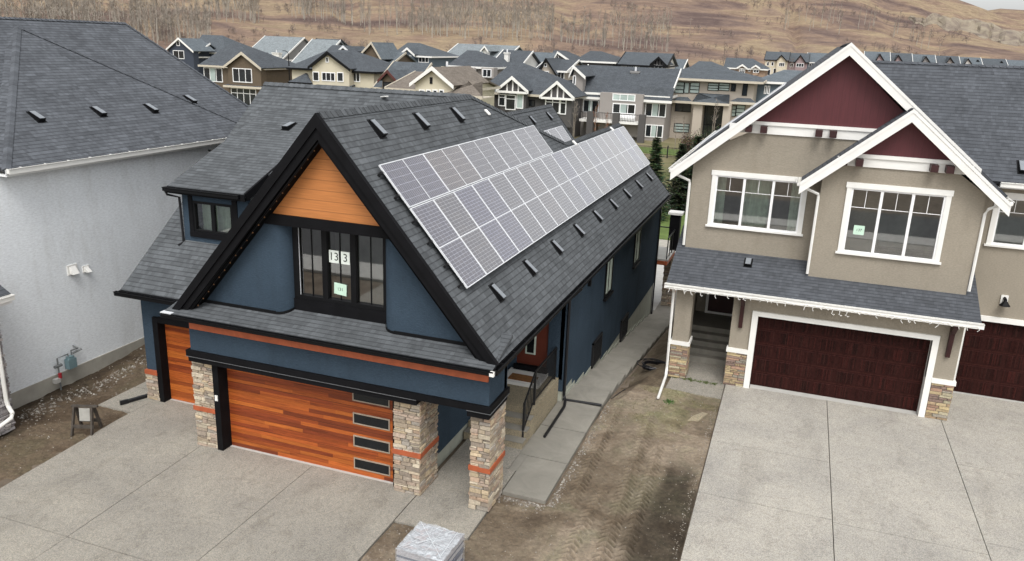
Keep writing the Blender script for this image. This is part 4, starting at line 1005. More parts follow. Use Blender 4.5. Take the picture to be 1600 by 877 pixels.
# walls
W1, W2y = 26.4, 25.7
mb = MB(); s1 = G1.z-.32; s2 = G2.z-.32
def g1z(x): return s1-K1*abs(x-G1.x)
def g2z(x): return s2-K2*abs(x-G2.x)
h1 = [(-2.33, .33, 4.92, 6.55)]; h2 = [(1.68, 4.20, 4.66, 6.62)]
wall_holes(mb, 'y', W1, -3.1, 2.6, 3.6, 6.7, h1, .15); mb.prism([(-3.1, W1, 6.7), (4.4, W1, 6.7), (3.6, W1, 8.1), (-1.2, W1, 8.1), (-2.3, W1, g1z(-2.3)), (-3.1, W1, g1z(-3.1))], (0, .15, 0))
wall_holes(mb, 'y', W2y, .82, 5.2, 3.5, 6.7, h2, .15); mb.prism([(.82, W2y, 6.7), (5.2, W2y, 6.7), (5.2, W2y, g2z(5.2)), (4.1, W2y, 7.5), (1.7, W2y, 7.5), (.82, W2y, g2z(.82))], (0, .15, 0))
mb.box(.82, .97, W2y+.15, 27, 3.4, 6.9); mb.box(5.05, 5.2, W2y+.15, 27.6, 3.4, 6.9)
mb.box(-3.1, -2.95, W1+.15, 38, -2.6, 6.8)
# right wing
wall_holes(mb, 'y', 27.5, 5.2, 16, 0, 6.9, [(5.75, 10.8, -.1, 2.55), (5.95, 8.6, 5.0, 6.45)], .15)
# lower front
wall_holes(mb, 'y', 25.12, -1.27, 5.22, 1.24, 3.2, [(-.48, 4.47, 0, 2.45)], .15)
mb.box(5.07, 5.22, 25.27, 27.5, 0, 3.3); mb.box(-1.27, -1.12, 25.27, 31, 0, 3.4)
mb.box(-3.05, -2.52, 24.98, 25.6, 1.24, 3.1); mb.box(-3.05, -2.9, 25.6, 27.0, .0, 3.3); mb.box(-2.95, -1.1, 29.6, 29.75, .3, 3.8)
mb.box(-2.95, -2.85, 27.2, 29.6, .0, 3.8); mb.box(-2.9, -1.1, 26.5, 29.7, 3.75, 3.85)
mb.build('wall', M['tan_stucco'], T)
# maroon gables, white frieze, beams ends
mb = MB()
mb.prism([(-1.6, W1-.02, 8.32), (2.2, W1-.02, 8.32), (3.3, W1-.02, 8.4), (G1.x, W1-.02, s1), (-1.3, W1-.02, 8.4)], (0, .05, 0))
mb.prism([(1.55, W2y-.02, 7.62), (4.3, W2y-.02, 7.62), (4.45, W2y-.02, 7.65), (G2.x, W2y-.02, s2)], (0, .05, 0))
mb.build('gable_boards', M['maroon'], T)
mb = MB(); mb.box(-1.7, 2.3, W1-.10, W1-.0, 8.22, 8.32); mb.box(-2.1, 2.3, W1-.05, W1-.0, 7.95, 8.22)
mb.box(1.4, 4.5, W2y-.10, W2y-.0, 7.52, 7.63); mb.box(1.15, 4.75, W2y-.05, W2y-.0, 7.26, 7.52)
mb.build('frieze', M['white'], T)
for (xs_, y, z) in (((-1.5, -1.05, .55, .95), W1, 8.0), ((1.33, 1.75, 3.72, 4.12), W2y, 7.3)):
    for x in xs_: MB().box(x-.1, x+.1, y-.38, y-.05, z-.0, z+.2).build('beam_end', M['beam_red'], T)
window(T, -2.33, .33, 4.92, 6.55, W1, 3, M['vinyl'], M['white'], .13, .05, 'colonial', curtain=[(-2.3, -2.02), (-1.4, -.62), (0.0, .33)])
tw = window(T, 1.68, 4.20, 4.66, 6.62, W2y, 3, M['vinyl'], M['white'], .14, .05, 'colonial')
window(T, 5.95, 8.6, 5.0, 6.45, 27.5, 3, M['vinyl'], M['white'], .14, .05, 'colonial', curtain=[(5.95, 6.1)])
q = MB().box(1.90, 2.20, W2y+.015, W2y+.02, 5.22, 5.50).build('notice_sheet', M['paper_green']); tag(q, 'pale green numbered notice taped in the left pane of the taupe house window', 'paper sheet')
text_mesh('137', 'number', .11, M['ink'], q, (2.05, W2y+.012, 5.36))
# porch stone, caps, garage trims
stone_col(-3.05, -2.52, 24.98, 25.6, 0, 1.14, T, 71, STONE_T, 'flr', 'stone_base', rows=(.05, .10), lens=(.15, .5), prot=.03)
stone_col(-1.27, -.68, 25.07, 25.3, 0, 1.14, T, 72, STONE_T, 'fl', 'stone_base', rows=(.05, .10), lens=(.15, .5), prot=.03)
stone_col(4.66, 5.24, 25.07, 25.5, 0, 1.14, T, 73, STONE_T, 'fr', 'stone_base', rows=(.06, .11), lens=(.15, .45), prot=.03)
mb = MB(); mb.box(-3.1, -2.47, 24.93, 25.65, 1.14, 1.27); mb.box(-1.32, -.66, 25.02, 25.3, 1.14, 1.27); mb.box(4.64, 5.29, 25.02, 25.55, 1.14, 1.27)
mb.box(-.66, -.48, 25.04, 25.45, 0, 2.60); mb.box(4.47, 4.64, 25.04, 25.45, 0, 2.60); mb.box(-.48, 4.47, 25.04, 25.45, 2.45, 2.60)
mb.box(5.6, 11, 27.44, 27.5, 2.55, 2.72); mb.box(5.62, 5.75, 27.44, 27.7, 0, 2.55)
mb.build('trim', M['white'], T)
def panel_door(x0, x1, Y, z1, ncol, label, seed):
    rnd = random.Random(seed); mb = MB(); nr = 5; c0 = (.036, .0105, .0085)
    mb.box(x0, x1, Y, Y+.03, 0, z1, (.028, .0075, .006))
    for j in range(nr):
        zz = z1*j/nr; mb.box(x0, x1, Y-.004, Y, zz+z1/nr-.008, zz+z1/nr-.001, (.07, .022, .017))
        for i in range(ncol):
            a = x0+(x1-x0)*i/ncol; w_ = (x1-x0)/ncol; k = 14; pa, pw = a+.07, w_-.14
            for q in range(k):
                f = rnd.choice([.55, .7, .8, 1.0, 1.2]); c = (c0[0]*f*rnd.uniform(.8, 1.25), c0[1]*f, c0[2]*f)
                mb.box(pa+pw*q/k+.003, pa+pw*(q+1)/k-.003, Y-.012, Y, zz+.07, zz+z1/nr-.07, c)
            mb.box(pa-.02, pa+pw+.02, Y-.006, Y, zz+z1/nr-.068, zz+z1/nr-.06, (.06, .02, .018)) 
    return mb.build('garage_door', M['wood_grain'], T, label=label)
panel_door(-.48, 4.47, 25.4, 2.45, 8, 'wide dark red brown panelled garage door', 3)
panel_door(5.75, 10.8, 27.65, 2.55, 8, 'dark red brown panelled garage door at the right edge, set further back', 4)
# brackets
for x in (-.98, 4.92):
    MB().prism([(x-.06, 25.1, 2.0), (x-.06, 25.1, 3.05), (x-.06, 24.66, 3.12), (x-.06, 24.66, 3.0), (x-.06, 24.9, 2.75), (x-.06, 25.0, 2.0)], (.12, 0, 0)).build('bracket', M['beam_red'], T)
# porch interior: steps, door
mb = MB()
for i in range(5): mb.box(-2.85, -1.28, 26.7+i*.3, 29.6, i*.18-.05, .18*(i+1))
mb.build('entry_steps', M['walk'], T)
mb = MB(); mb.box(-2.5, -1.4, 29.5, 29.6, .9, 3.3); dr = mb.build('front_door', M['white'], T); MB().box(-2.4, -1.5, 29.46, 29.5, 1.0, 3.1).build('door_leaf', M['beam_red'], dr)
# gutters / downspouts / porch soffit
gutter(T, (-3.4, PE-.0, PZ-.0), (5.58, PE, PZ-.0), (0, -1, 0), M['white'], .15)
gutter(T, (5.75, 27.0, 6.97), (16, 27.0, 6.97), (0, -1, 0), M['white'], .14)
mb = MB(); mb.box(-3.38, 5.54, PE, PE+.05, PZ-.17, PZ-.08); mb.box(-3.36, 5.5, PE+.05, 25.12, PZ-.2, PZ-.17); mb.box(-3.36, -1.2, 25.1, 26.6, PZ-.19, PZ-.165); mb.box(5.2, 16, 27.03, 27.52, 6.78, 6.82)
mb.build('porch_soffit', M['vinyl'], T)
gutter(T, (-3.70, 26.0, 6.69), (-3.70, 40, 6.69), (-1, 0, 0), M['white'], .13)
gutter(T, (.22, 25.3, 6.70), (.22, 26.3, 6.70), (-1, 0, 0), M['white'], .12)
gutter(T, (5.72, 25.3, 6.66), (5.72, 27.0, 6.66), (1, 0, 0), M['white'], .12)
def pipe(*pts): MB().tube(pts, .045, 6).build('downspout', M['white'], T)
pipe((-3.68, 26.12, 6.6), (-3.6, 26.15, 6.5), (-3.17, 26.35, 6.3), (-3.15, 26.36, 6.2), (-3.15, 26.36, 4.15))
pipe((.3, 25.45, 6.6), (.4, 25.5, 6.5), (.76, 25.63, 6.35), (.78, 25.65, 6.25), (.78, 25.65, 3.85))
pipe((5.62, 25.5, 6.55), (5.3, 25.6, 6.35), (5.25, 25.66, 6.2), (5.25, 25.66, 3.9))
pipe((-3.16, 24.6, 3.15), (-3.14, 24.8, 3.0), (-3.14, 24.9, 2.9), (-3.12, 24.92, .3), (-3.1, 24.7, .12), (-3.05, 22.95, .07))
# vent hood on the right wing wall
mb = MB(); mb.box(6.52, 6.72, 27.44, 27.5, 3.15, 3.45); hv = mb.build('wall_light', M['white'], T)
mb = MB(); mb.tube([(6.62, 27.44, 3.36), (6.62, 27.30, 3.34)], .05, 8); mb.tube([(6.62, 27.27, 3.34), (6.62, 27.27, 3.17)], .03, 10, r1=.16); mb.build('lamp_shade', M['black'], hv)
# icicle lights on the porch gutter
rnd = random.Random(5); mb = MB(); x = -3.35; base = []
while x < 5.5:
    base.append((x, PE-.13, PZ-.10+rnd.uniform(-.02, .02))); x += .09
mb.tube(base, .008, 4)
x = -3.3
while x < 5.5:
    L = rnd.choice([.03, .05, .08, .12, .16]); a = rnd.uniform(-.05, .05)
    mb.tube([(x, PE-.135, PZ-.1), (x+a, PE-.14, PZ-.1-L*.6), (x+a+rnd.uniform(-.06, .06), PE-.14, PZ-.1-L)], .009, 4)
    if rnd.random() < .3: mb.tube([(x+a, PE-.14, PZ-.1-L), (x+a+.05, PE-.15, PZ-.13-L), (x+a+.07, PE-.14, PZ-.1-L)], .008, 4)
    x += rnd.uniform(.08, .3)
tag(mb.build('icicle_lights', M['white']), 'white unlit icicle light string hanging from the porch gutter of the taupe house', 'string lights')
# solar panels on its far left slope, seen edge on
nl = Vector((-K1, 0, 1)).normalized(); ul = Vector((1, 0, K1)).normalized()
for k in range(3):
    x = -2.3+k*.86; p = Vector((x, 27.6, G1.z-K1*abs(x-G1.x)))+nl*.10
    place_panel(p, (0, 1, 0), -ul, f'solar panel edge on, left slope of the taupe house, {ordn[k]} up from its eave', 'solar panels on the taupe house')

# ================================================================== PALE HOUSE ON THE LEFT
Lh = empty('house', (-21, 18, 0), 'pale grey stucco house with white gutter and dark hipped roof at the left edge', 'house')
ML = .67; EX, EZ = -19.48, 6.72
A = Vector((-24.86, 20.72, 10.29))
mb = MB(); yn, yf = 15.34, 26.1
plane(mb, [(EX, yn, EZ), (EX, yf, EZ), A]); plane(mb, [(EX, yf, EZ), (-30.2, yf, EZ), A]); plane(mb, [(-30.2, yn, EZ), (EX, yn, EZ), A]); plane(mb, [(-30.2, yf, EZ), (-30.2, yn, EZ), A])
cap(mb, A+Vector((0, 0, .01)), Vector((EX, yf, EZ+.01)), (ML, 0, 1), (0, ML, 1)); cap(mb, A+Vector((0, 0, .01)), Vector((EX, yn, EZ+.01)), (ML, 0, 1), (0, -ML, 1))
# rear wing a little higher
B0, B1 = Vector((-25.7, 18.9, 10.56)), Vector((-25.7, 26.2, 10.56)); e2 = -19.9
plane(mb, [(e2, 14.2, 6.67), (e2, 28.05, 6.67), B1, B0]); plane(mb, [(e2, 28.05, 6.67), (-31.5, 32, 6.67), B1]); plane(mb, [(-31.5, 14.2, 6.67), (e2, 14.2, 6.67), B0]) if False else None
plane(mb, [(-31.5, 32, 6.67), (-31.5, 18, 6.67), B0, B1])
cap(mb, B0+Vector((0, 0, .01)), B1+Vector((0, 0, .01)), (ML, 0, 1), (-ML, 0, 1)); cap(mb, B1+Vector((0, 0, .01)), Vector((e2, 28.05, 6.68)), (ML, 0, 1), (0, ML, 1))
lr = mb.build('roof', M['shingle_left'], Lh)
uL = Vector((-1, 0, ML)); nLl = Vector((ML, 0, 1))
for p in ((57, 183), (154, 175), (236, 170), (297, 156)):
    q = onP(*p, (EX, 0, EZ), (ML, 0, 1)); roof_vent(lr, q, uL, (0, 1, 0), nLl, .95)
gutter(Lh, (EX-.02, yn, EZ-.0), (EX-.02, yf-.9, EZ-.0), (1, 0, 0), M['white'], .15)
MB().box(EX-.42, EX-.02, yn, yf-.2, EZ-.22, EZ-.17).build('soffit', M['vinyl'], Lh)
MB().box(EX-.05, EX-.025, yn, yf-.9, EZ-.2, EZ-.02).build('fascia', M['vinyl'], Lh)
mb = MB(); mb.box(-20.05, -19.9, 14.0, 27.8, .42, EZ-.17); mb.box(-30, -20.05, 26, 27.7, -2.5, EZ-.2); mb.build('wall', M['white_stucco'], Lh)
MB().box(-20.02, -19.87, 14.0, 31.5, -2.6, .42).build('foundation', M['concrete'], Lh)
f = MB(); y0, y1, z0, z1 = 23.6, 25.0, 5.4, 6.3
f.box(-19.9, -19.84, y0, y0+.06, z0, z1); f.box(-19.9, -19.84, y1-.06, y1, z0, z1); f.box(-19.9, -19.84, y0, y1, z1-.06, z1); f.box(-19.9, -19.84, y0, y1, z0, z0+.06); f.box(-19.9, -19.85, (y0+y1)/2-.03, (y0+y1)/2+.03, z0, z1)
q = f.build('window', M['vinyl'], Lh); MB().box(-19.902, -19.88, y0+.06, y1-.06, z0+.06, z1-.06).build('pane', M['glass_dark'], q)
for (y, z, s) in ((17.32, 3.42, 1.25), (17.80, 3.32, .85)):
    mb = MB(); a, b_ = .14*s, .12*s
    mb.prism([(-19.9, y-a/1, z+b_), (-19.9, y+a, z+b_), (-19.9, y+a, z-b_), (-19.9, y-a, z-b_)], (.03, 0, 0)); mb.prism([(-19.87, y-a*.6, z+b_*.7), (-19.87, y-a*.6, z-b_*.8), (-19.72, y-a*.6, z-b_*.8)], (0, a*1.2, 0)); mb.build('vent_hood', M['white'], Lh)
# front part of the pale house: stone corner, gutter end, roof corner
fx = -18.75
mb = MB(); mb.box(-22, fx, 11.5, 13.9, 0, 3.4); mb.build('wall', M['grout'], Lh)
stone_col(-19.2, fx+.02, 11.6, 13.92, 0, 3.35, Lh, 81, [(.30, .28, .28), (.38, .36, .36), (.24, .22, .22), (.45, .42, .40)], 'rb', 'stone_corner', rows=(.06, .11))
mb = MB(); plane(mb, [(fx+.25, 11, 3.75), (fx+.25, 14.2, 3.75), (fx-3, 14.2, 5.6), (fx-3, 11, 5.6)]); mb.build('roof', M['shingle_left'], Lh, label='low roof over the front corner')
gutter(Lh, (fx+.27, 11, 3.74), (fx+.27, 14.2, 3.74), (1, 0, 0), M['white'], .14)
MB().box(fx-.0, fx+.26, 11, 14.2, 3.5, 3.6).build('soffit', M['vinyl'], Lh)
MB().tube([(fx+.3, 13.7, 3.65), (fx+.12, 13.75, 3.4), (fx+.10, 13.75, 3.2), (fx+.10, 13.75, .9), (fx+.14, 13.75, .75), (fx+.32, 13.7, .62), (fx+.32, 13.65, .5), (fx+.2, 13.2, .3), (fx+.1, 12.4, .12)], .055, 8).build('downspout', M['white'], Lh)
# ================================================================== NEIGHBOURHOOD BEHIND
def fshingle(nm, c): return shingle(nm, c, .2, .5, .8, far=True)
FR = {'dark': fshingle('far dark roof', (.075, .084, .094, 1)), 'blue': fshingle('far slate blue roof', (.085, .097, .108, 1)), 'pale': fshingle('far pale grey roof', (.21, .235, .245, 1)), 'grey': fshingle('far grey roof', (.12, .14, .155, 1)), 'taupe': fshingle('far taupe roof', (.175, .15, .125, 1))}
def fw_(nm, c): return plain(nm, c, .85, .06, .5)
FW = {'brown': lap('brown board cladding', (.115, .085, .055, 1), .5, True, .8), 'cream': fw_('cream wall', (.56, .51, .39, 1)), 'white': fw_('white wall', (.72, .71, .67, 1)), 'char': fw_('charcoal wall', (.085, .08, .078, 1)),
      'taupe': fw_('grey taupe wall', (.30, .275, .255, 1)), 'beige': fw_('beige wall', (.42, .37, .31, 1)), 'navy': fw_('navy wall', (.045, .055, .075, 1)), 'slate': fw_('slate blue wall', (.12, .155, .185, 1)), 'grey': fw_('grey wall', (.26, .255, .25, 1)), 'brick': fw_('tan brick wall', (.33, .235, .17, 1)), 'mauve': fw_('mauve wall', (.30, .23, .23, 1)), 'redb': fw_('red brown wall', (.14, .05, .04, 1))}
M['pane_far'] = plain('far dark pane', (.02, .024, .028, 1), .1, .5, .4, spec=.8)
M['blind'] = plain('far pale blinds', (.40, .48, .45, 1), .5, .25, .4)
M['redb'] = plain('dark red timber', (.09, .03, .025, 1), .8, .1, 1)
M['tan_trim'] = plain('cream trim', (.52, .47, .38, 1), .7, .05, 1)
def part(mb, nm, mat, root): return mb.build(nm, mat, root)
def far_house(label, Y, wall, eave, base_z, dp, roof, wcol, rcol, trim='white', gables=(), wins=(), chims=(), over=.6, ridge=None, lowroofs=(), group=None, boxes=()):
    """wall=(x0px,x1px) facade span, eave=y px of the eave at the middle; roof: 'hip' | 'side' | 'front'; ridge=y px of the ridge"""
    xm = (wall[0]+wall[1])/2; a = onY(wall[0], eave, Y); b_ = onY(wall[1], eave, Y); ze = onY(xm, eave, Y).z
    x0, x1 = a.x, b_.x; root = empty('house', ((x0+x1)/2, Y, base_z), label, 'house', group)
    tm = M[trim]; wm = FW[wcol]; rm = FR[rcol]; o = over
    mb = MB(); mb.box(x0, x1, Y, Y+dp, base_z, ze)
    rb = MB(); tb = MB()
    if roof == 'side':
        yr = Y+dp/2; zr_ = onY(xm, ridge, yr).z
        plane(rb, [(x0-o, Y-o, ze), (x1+o, Y-o, ze), (x1+o, yr, zr_), (x0-o, yr, zr_)], .2); plane(rb, [(x0-o, Y+dp+o, ze), (x1+o, Y+dp+o, ze), (x1+o, yr, zr_), (x0-o, yr, zr_)], .2)
        for x in (x0, x1): mb.prism([(x, Y, ze), (x, Y+dp, ze), (x, yr, zr_-.3)], ((.05 if x == x0 else -.05), 0, 0))
        for x in (x0-o-.08, x1+o+.08): tb.bar((x, Y-o, ze+.08), (x, yr, zr_+.08), .15, .35)
    elif roof == 'hip':
        if isinstance(ridge, tuple):
            yr = Y+dp/2; p = onY(ridge[0], ridge[2], yr); q = onY(ridge[1], ridge[2], yr); z_ = (p.z+q.z)/2; p.z = q.z = z_
        A_, B_, C_, D_ = (x0-o, Y-o, ze), (x1+o, Y-o, ze), (x1+o, Y+dp+o, ze), (x0-o, Y+dp+o, ze)
        if abs(p.x-q.x) < .3:
            for s_, t_ in ((A_, B_), (B_, C_), (C_, D_), (D_, A_)): plane(rb, [s_, t_, p], .2)
        else:
            plane(rb, [A_, B_, q, p], .2); plane(rb, [C_, D_, p, q], .2); plane(rb, [B_, C_, q], .2); plane(rb, [D_, A_, p], .2)
    elif roof == 'front':
        p = onY(ridge[0], ridge[1], Y-o)
        plane(rb, [(x0-o, Y-o, ze), (p.x, Y-o, p.z), (p.x, Y+dp, p.z), (x0-o, Y+dp, ze)], .2); plane(rb, [(x1+o, Y-o, ze), (p.x, Y-o, p.z), (p.x, Y+dp, p.z), (x1+o, Y+dp, ze)], .2)
        mb.prism([(x0, Y, ze), (x1, Y, ze), (p.x, Y, p.z-.3)], (0, .1, 0))
        for x in (x0-o, x1+o): tb.prism([(x, Y-o-.12, ze), (p.x, Y-o-.12, p.z+.1), (p.x, Y-o-.12, p.z-.35), (x, Y-o-.12, ze-.4)], (0, .12, 0))
    if roof in ('hip', 'side'):
        tb.box(x0-o, x1+o, Y-o-.12, Y-o, ze-.3, ze+.02); tb.box(x1+o, x1+o+.1, Y-o, Y+dp+o, ze-.3, ze+.02)
    for (xa, xb, yt, yb_, yd) in boxes:      # extra wall volumes: px span, top y, bottom y, depth shift
        pa, pb = onY(xa, yt, Y-yd), onY(xb, yb_, Y-yd); mb.box(pa.x, pb.x, Y-yd, Y+1, pb.z, onY((xa+xb)/2, yt, Y-yd).z)
    w_ = part(mb, 'wall', wm, root); r_ = part(rb, 'roof', rm, root)
    if tb.f: part(tb, 'trim', tm, root)
    for (ax, ay, xl_, xr2, ye, pj, *rest) in gables:
        y = Y-pj; p = onY(ax, ay, y-.5); a = onY(xl_, ye, y-.5); b2 = onY(xr2, ye, y-.5); zg = onY((xl_+xr2)/2, ye, y-.5).z; wb = rest[0] if rest else None
        zb = onY((xl_+xr2)/2, wb, y).z if wb else ze-.2; gc = FW[rest[1]] if len(rest) > 1 else wm; gt = M[rest[2]] if len(rest) > 2 else tm
        g_ = MB(); i0, i1 = a.x+.5, b2.x-.5; g_.prism([(i0, y, zb), (i1, y, zb), (i1, y, zg), (p.x, y, p.z-.35), (i0, y, zg)], (0, pj+.3, 0)); part(g_, 'wall', gc, root)
        k = MB(); back = Y+dp*.5
        plane(k, [(a.x, y-.5, zg), (p.x, y-.5, p.z), (p.x, back, p.z), (a.x, back, zg)], .18); plane(k, [(b2.x, y-.5, zg), (p.x, y-.5, p.z), (p.x, back, p.z), (b2.x, back, zg)], .18); part(k, 'roof', rm, root)
        t = MB(); 
        for x in (a.x, b2.x): t.prism([(x, y-.62, zg), (p.x, y-.62, p.z+.1), (p.x, y-.62, p.z-.38), (x, y-.62, zg-.42)], (0, .12, 0))
        if len(rest) > 3 and rest[3]:
            t.box(a.x+.2, b2.x-.2, y-.62, y-.1, zg-.45, zg-.15)
            for f in (-.28, 0, .28): x = p.x+f*(b2.x-a.x)*.62; t.box(x-.1, x+.1, y-.06, y, zg-.2, zg-.2+(p.z-zg)*(1-abs(f)*1.55)); 
        part(t, 'trim', gt, root)
    for (xl_, xr2, yt, yb_, rise) in lowroofs:
        y = Y-rise[1]; a = onY(xl_, yb_, y); b2 = onY(xr2, yb_, y); z = onY((xl_+xr2)/2, yb_, y).z; zt_ = onY((xl_+xr2)/2, yt, Y).z
        k = MB(); plane(k, [(a.x, y, z), (b2.x, y, z), (b2.x-rise[0], Y+.1, zt_), (a.x+rise[0], Y+.1, zt_)], .15); plane(k, [(a.x, y, z), (a.x, Y+.1, z), (a.x+rise[0], Y+.1, zt_)], .1) if rise[0] > 0 else None; part(k, 'roof', rm, root)
        t = MB(); t.box(a.x, b2.x, y-.12, y, z-.32, z+.02); t.box(a.x+.1, b2.x-.1, y, Y, z-.3, z-.2); part(t, 'trim', tm, root)
    for wi in wins:
        xa, ya, xb, yb_ = wi[:4]; n_ = wi[4] if len(wi) > 4 else 2; pj = wi[5] if len(wi) > 5 else 0; gl = wi[6] if len(wi) > 6 else 'd'; fc = wi[7] if len(wi) > 7 else 'w'
        y = Y-pj; p = onY(xa, (ya+yb_)/2, y); q = onY(xb, (ya+yb_)/2, y); zt_ = onY((xa+xb)/2, ya, y).z; zb = onY((xa+xb)/2, yb_, y).z; t = .13 if fc == 'w' else .08
        f = MB(); f.box(p.x, p.x+t, y-.1, y, zb, zt_); f.box(q.x-t, q.x, y-.1, y, zb, zt_); f.box(p.x+t, q.x-t, y-.1, y, zb, zb+t); f.box(p.x+t, q.x-t, y-.1, y, zt_-t, zt_)
        for i in range(1, n_): x = p.x+(q.x-p.x)*i/n_; f.box(x-t*.4, x+t*.4, y-.09, y, zb+t, zt_-t)
        if gl == 't': zz = zb+(zt_-zb)*.72; f.box(p.x+t, q.x-t, y-.085, y, zz-.05, zz+.05)
        if gl == 'h':
            for fz in (.33, .66): zz = zb+(zt_-zb)*fz; f.box(p.x+t, q.x-t, y-.085, y, zz-.05, zz+.05)
        fo = f.build('window', M['vinyl'] if fc == 'w' else M['black'], root)
        pn = MB(); pn.box(p.x+t*.5, q.x-t*.5, y-.05, y-.001, zb+t*.5, zt_-t*.5); pn.build('pane', M['blind'] if gl in ('b', 'h') else M['pane_far'], fo)
        if gl == 'm':
            c = MB(); c.box(p.x+t+(q.x-p.x)*.3, q.x-t-(q.x-p.x)*.35, y-.06, y-.05, zb+t, zt_-t); c.build('blind', M['blind'], fo)
    for (xa, xb, yt, yb_, back, cc) in chims:
        y = Y+back; p = onY(xa, yt, y); q = onY(xb, yb_, y); c = MB(); w2 = q.x-p.x; c.box(p.x, q.x, y, y+max(1.0, w2*.7), q.z-1.5, p.z); c.box(p.x-.12, q.x+.12, y-.12, y+max(1.0, w2*.7)+.12, p.z-.25, p.z); ch = c.build('chimney', FW[cc], root)
        MB().tube([((p.x+q.x)/2, y+.5, p.z), ((p.x+q.x)/2, y+.5, p.z+.6)], .15, 8).build('flue', M['alu'], ch)
    return root
BZ = -2.6
far_house('brown board-clad house with gable bay and white windows between the two dark roofs', 118, (318, 437-26), 104, BZ, 11, 'hip', 'brown', 'dark', 'tan_trim', ridge=(366, 370, 65),
    gables=[(377, 82, 349, 408, 105, 1.2, 170)], wins=[(319, 106, 348, 128, 3, 0, 'm'), (364, 107, 394, 129, 3, 1.2), (362, 138, 401, 167, 4, 1.2, 't'), (338, 141, 352, 152, 2)], lowroofs=[(349, 411, 131, 135, (.3, 1.9))])
far_house('cream house with a black edged gable and a row of white windows', 116, (456, 584), 109, BZ, 12, 'hip', 'cream', 'dark', 'black', ridge=(515, 553, 78),
    gables=[(511, 81, 481, 547, 106, 1.5, 140, 'cream', 'black')], wins=[(489, 112, 499, 127, 1, 1.5), (503, 113, 524, 127, 3, 1.5), (527, 113, 537, 128, 1, 1.5), (545, 113, 563, 128, 3), (509, 89, 514, 98, 1, 1.5)], lowroofs=[(450, 488, 113, 129, (2.5, 1.6)), (486, 545, 130, 136, (.5, 2.8))])
far_house('cream gabled house with taupe roof and tall cream chimney behind the blue house ridge', 92, (612, 700), 140, BZ, 16, 'side', 'cream', 'taupe', 'tan_trim', ridge=112,
    gables=[(675, 105, 640, 709, 132, 3.0, 160, 'cream', 'white')], wins=[(672, 121, 676, 131, 1, 3.0, 'd', 'b'), (655, 140, 664, 152, 1, 3), (666, 140, 674, 152, 1, 3), (676, 140, 684, 152, 1, 3), (686, 140, 694, 152, 1, 3)], chims=[(691, 700.5, 104, 128, 2, 'cream')], lowroofs=[(690, 754, 126, 149, (3.5, 4))])
far_house('dark hip-roofed house with long blind-drawn windows beside a white chimney', 128, (706, 768), 104, BZ, 12, 'hip', 'taupe', 'dark', 'white', ridge=(730, 746, 79),
    wins=[(711, 107, 740, 123, 4, .8, 'm'), (754, 108, 768, 121, 2, .8)], boxes=[(709, 743, 105, 126, .8), (752, 771, 106, 123, .8)])
far_house('charcoal house with twin timbered white edged gables', 112, (756, 893), 147, BZ, 13, 'hip', 'char', 'dark', 'tan_trim', ridge=(800, 818, 98),
    gables=[(800, 120, 775, 826, 141, 1.4, 175, 'char', 'white', True), (870.5, 127.5, 843, 898, 151, 1.4, 198, 'char', 'white', True)],
    wins=[(779, 147, 790, 166, 1, 1.4, 't'), (790, 148, 806, 172, 1, 1.4, 't'), (807, 147, 818, 170, 1, 1.4, 'b'), (821, 156, 836, 166, 2, 0, 'd', 'b'), (852, 153, 875, 177, 2, 1.4, 't'), (875, 154, 885, 179, 1, 1.4, 't')])
far_house('taupe two storey house with wide deck, glass railing and grey chimney', 118, (905, 1042), 147, BZ, 14, 'side', 'taupe', 'dark', 'white', ridge=104,
    gables=[(896, 103, 889, 915, 119, 1.5, 150)], boxes=[(938, 1000, 146, 215, 1.6)],
    wins=[(911, 156, 936, 176, 2, 0, 'm'), (957, 147, 993, 158, 3, 1.6, 'b'), (957, 162, 993, 178, 3, 1.6, 'm'), (1008, 161, 1041, 183, 3, 0, 'm'), (1008, 195, 1036, 215, 3, 0, 'm'), (895, 118, 900, 133, 1, 1.5)],
    chims=[(986, 997, 111, 127, 5, 'grey')], lowroofs=[(883, 938, 134, 151, (1, .8)), (995, 1050, 136, 157, (0, 1.0))])
far_house('beige flat-eaved modern house with black framed windows and tall dark porch bay', 124, (1040, 1180), 124, BZ, 14, 'hip', 'beige', 'blue', 'tan_trim', ridge=(1092, 1112, 101), over=1.2,
    wins=[(1054, 128, 1069, 146, 1, 0, 'h', 'b'), (1069, 129, 1077, 146, 1, 0, 'b', 'b'), (1078, 129, 1093, 146, 1, 0, 'h', 'b'), (1106, 130, 1123, 142, 1, 0, 'h', 'b'), (1123, 130, 1140, 142, 1, 0, 'h', 'b'), (1142, 131, 1150, 143, 1, 0, 'd', 'b'), (1160, 131, 1168, 150, 1, 0, 'd', 'b'),
          (1055, 160, 1080, 175, 2, 0, 'd', 'b'), (1053, 193, 1077, 207, 1, 0, 'h', 'b'), (1092, 165, 1130, 195, 3, 0, 'd', 'b'), (1092, 195, 1130, 216, 3, 0, 'd', 'b'), (1138, 165, 1150, 182, 1, 0, 'h', 'b'), (1150, 164, 1164, 182, 1, 0, 'h', 'b')],
    lowroofs=[(1048, 1082, 151, 158, (1, 1.5)), (1080, 1140, 146, 161, (5, 3.2)), (1140, 1182, 153, 160, (1, 1.6))], boxes=[(1084, 1093, 163, 216, 2.8), (1131, 1138, 163, 205, 2.8)])
far_house('slate blue house with grey hip roof just right of the beige modern house', 132, (1184, 1232), 128, BZ, 14, 'hip', 'slate', 'grey', 'white', ridge=(1225, 1262, 110), wins=[(1194, 134, 1198, 147, 1), (1199, 134, 1203, 147, 1), (1225, 132, 1240, 142, 2)])
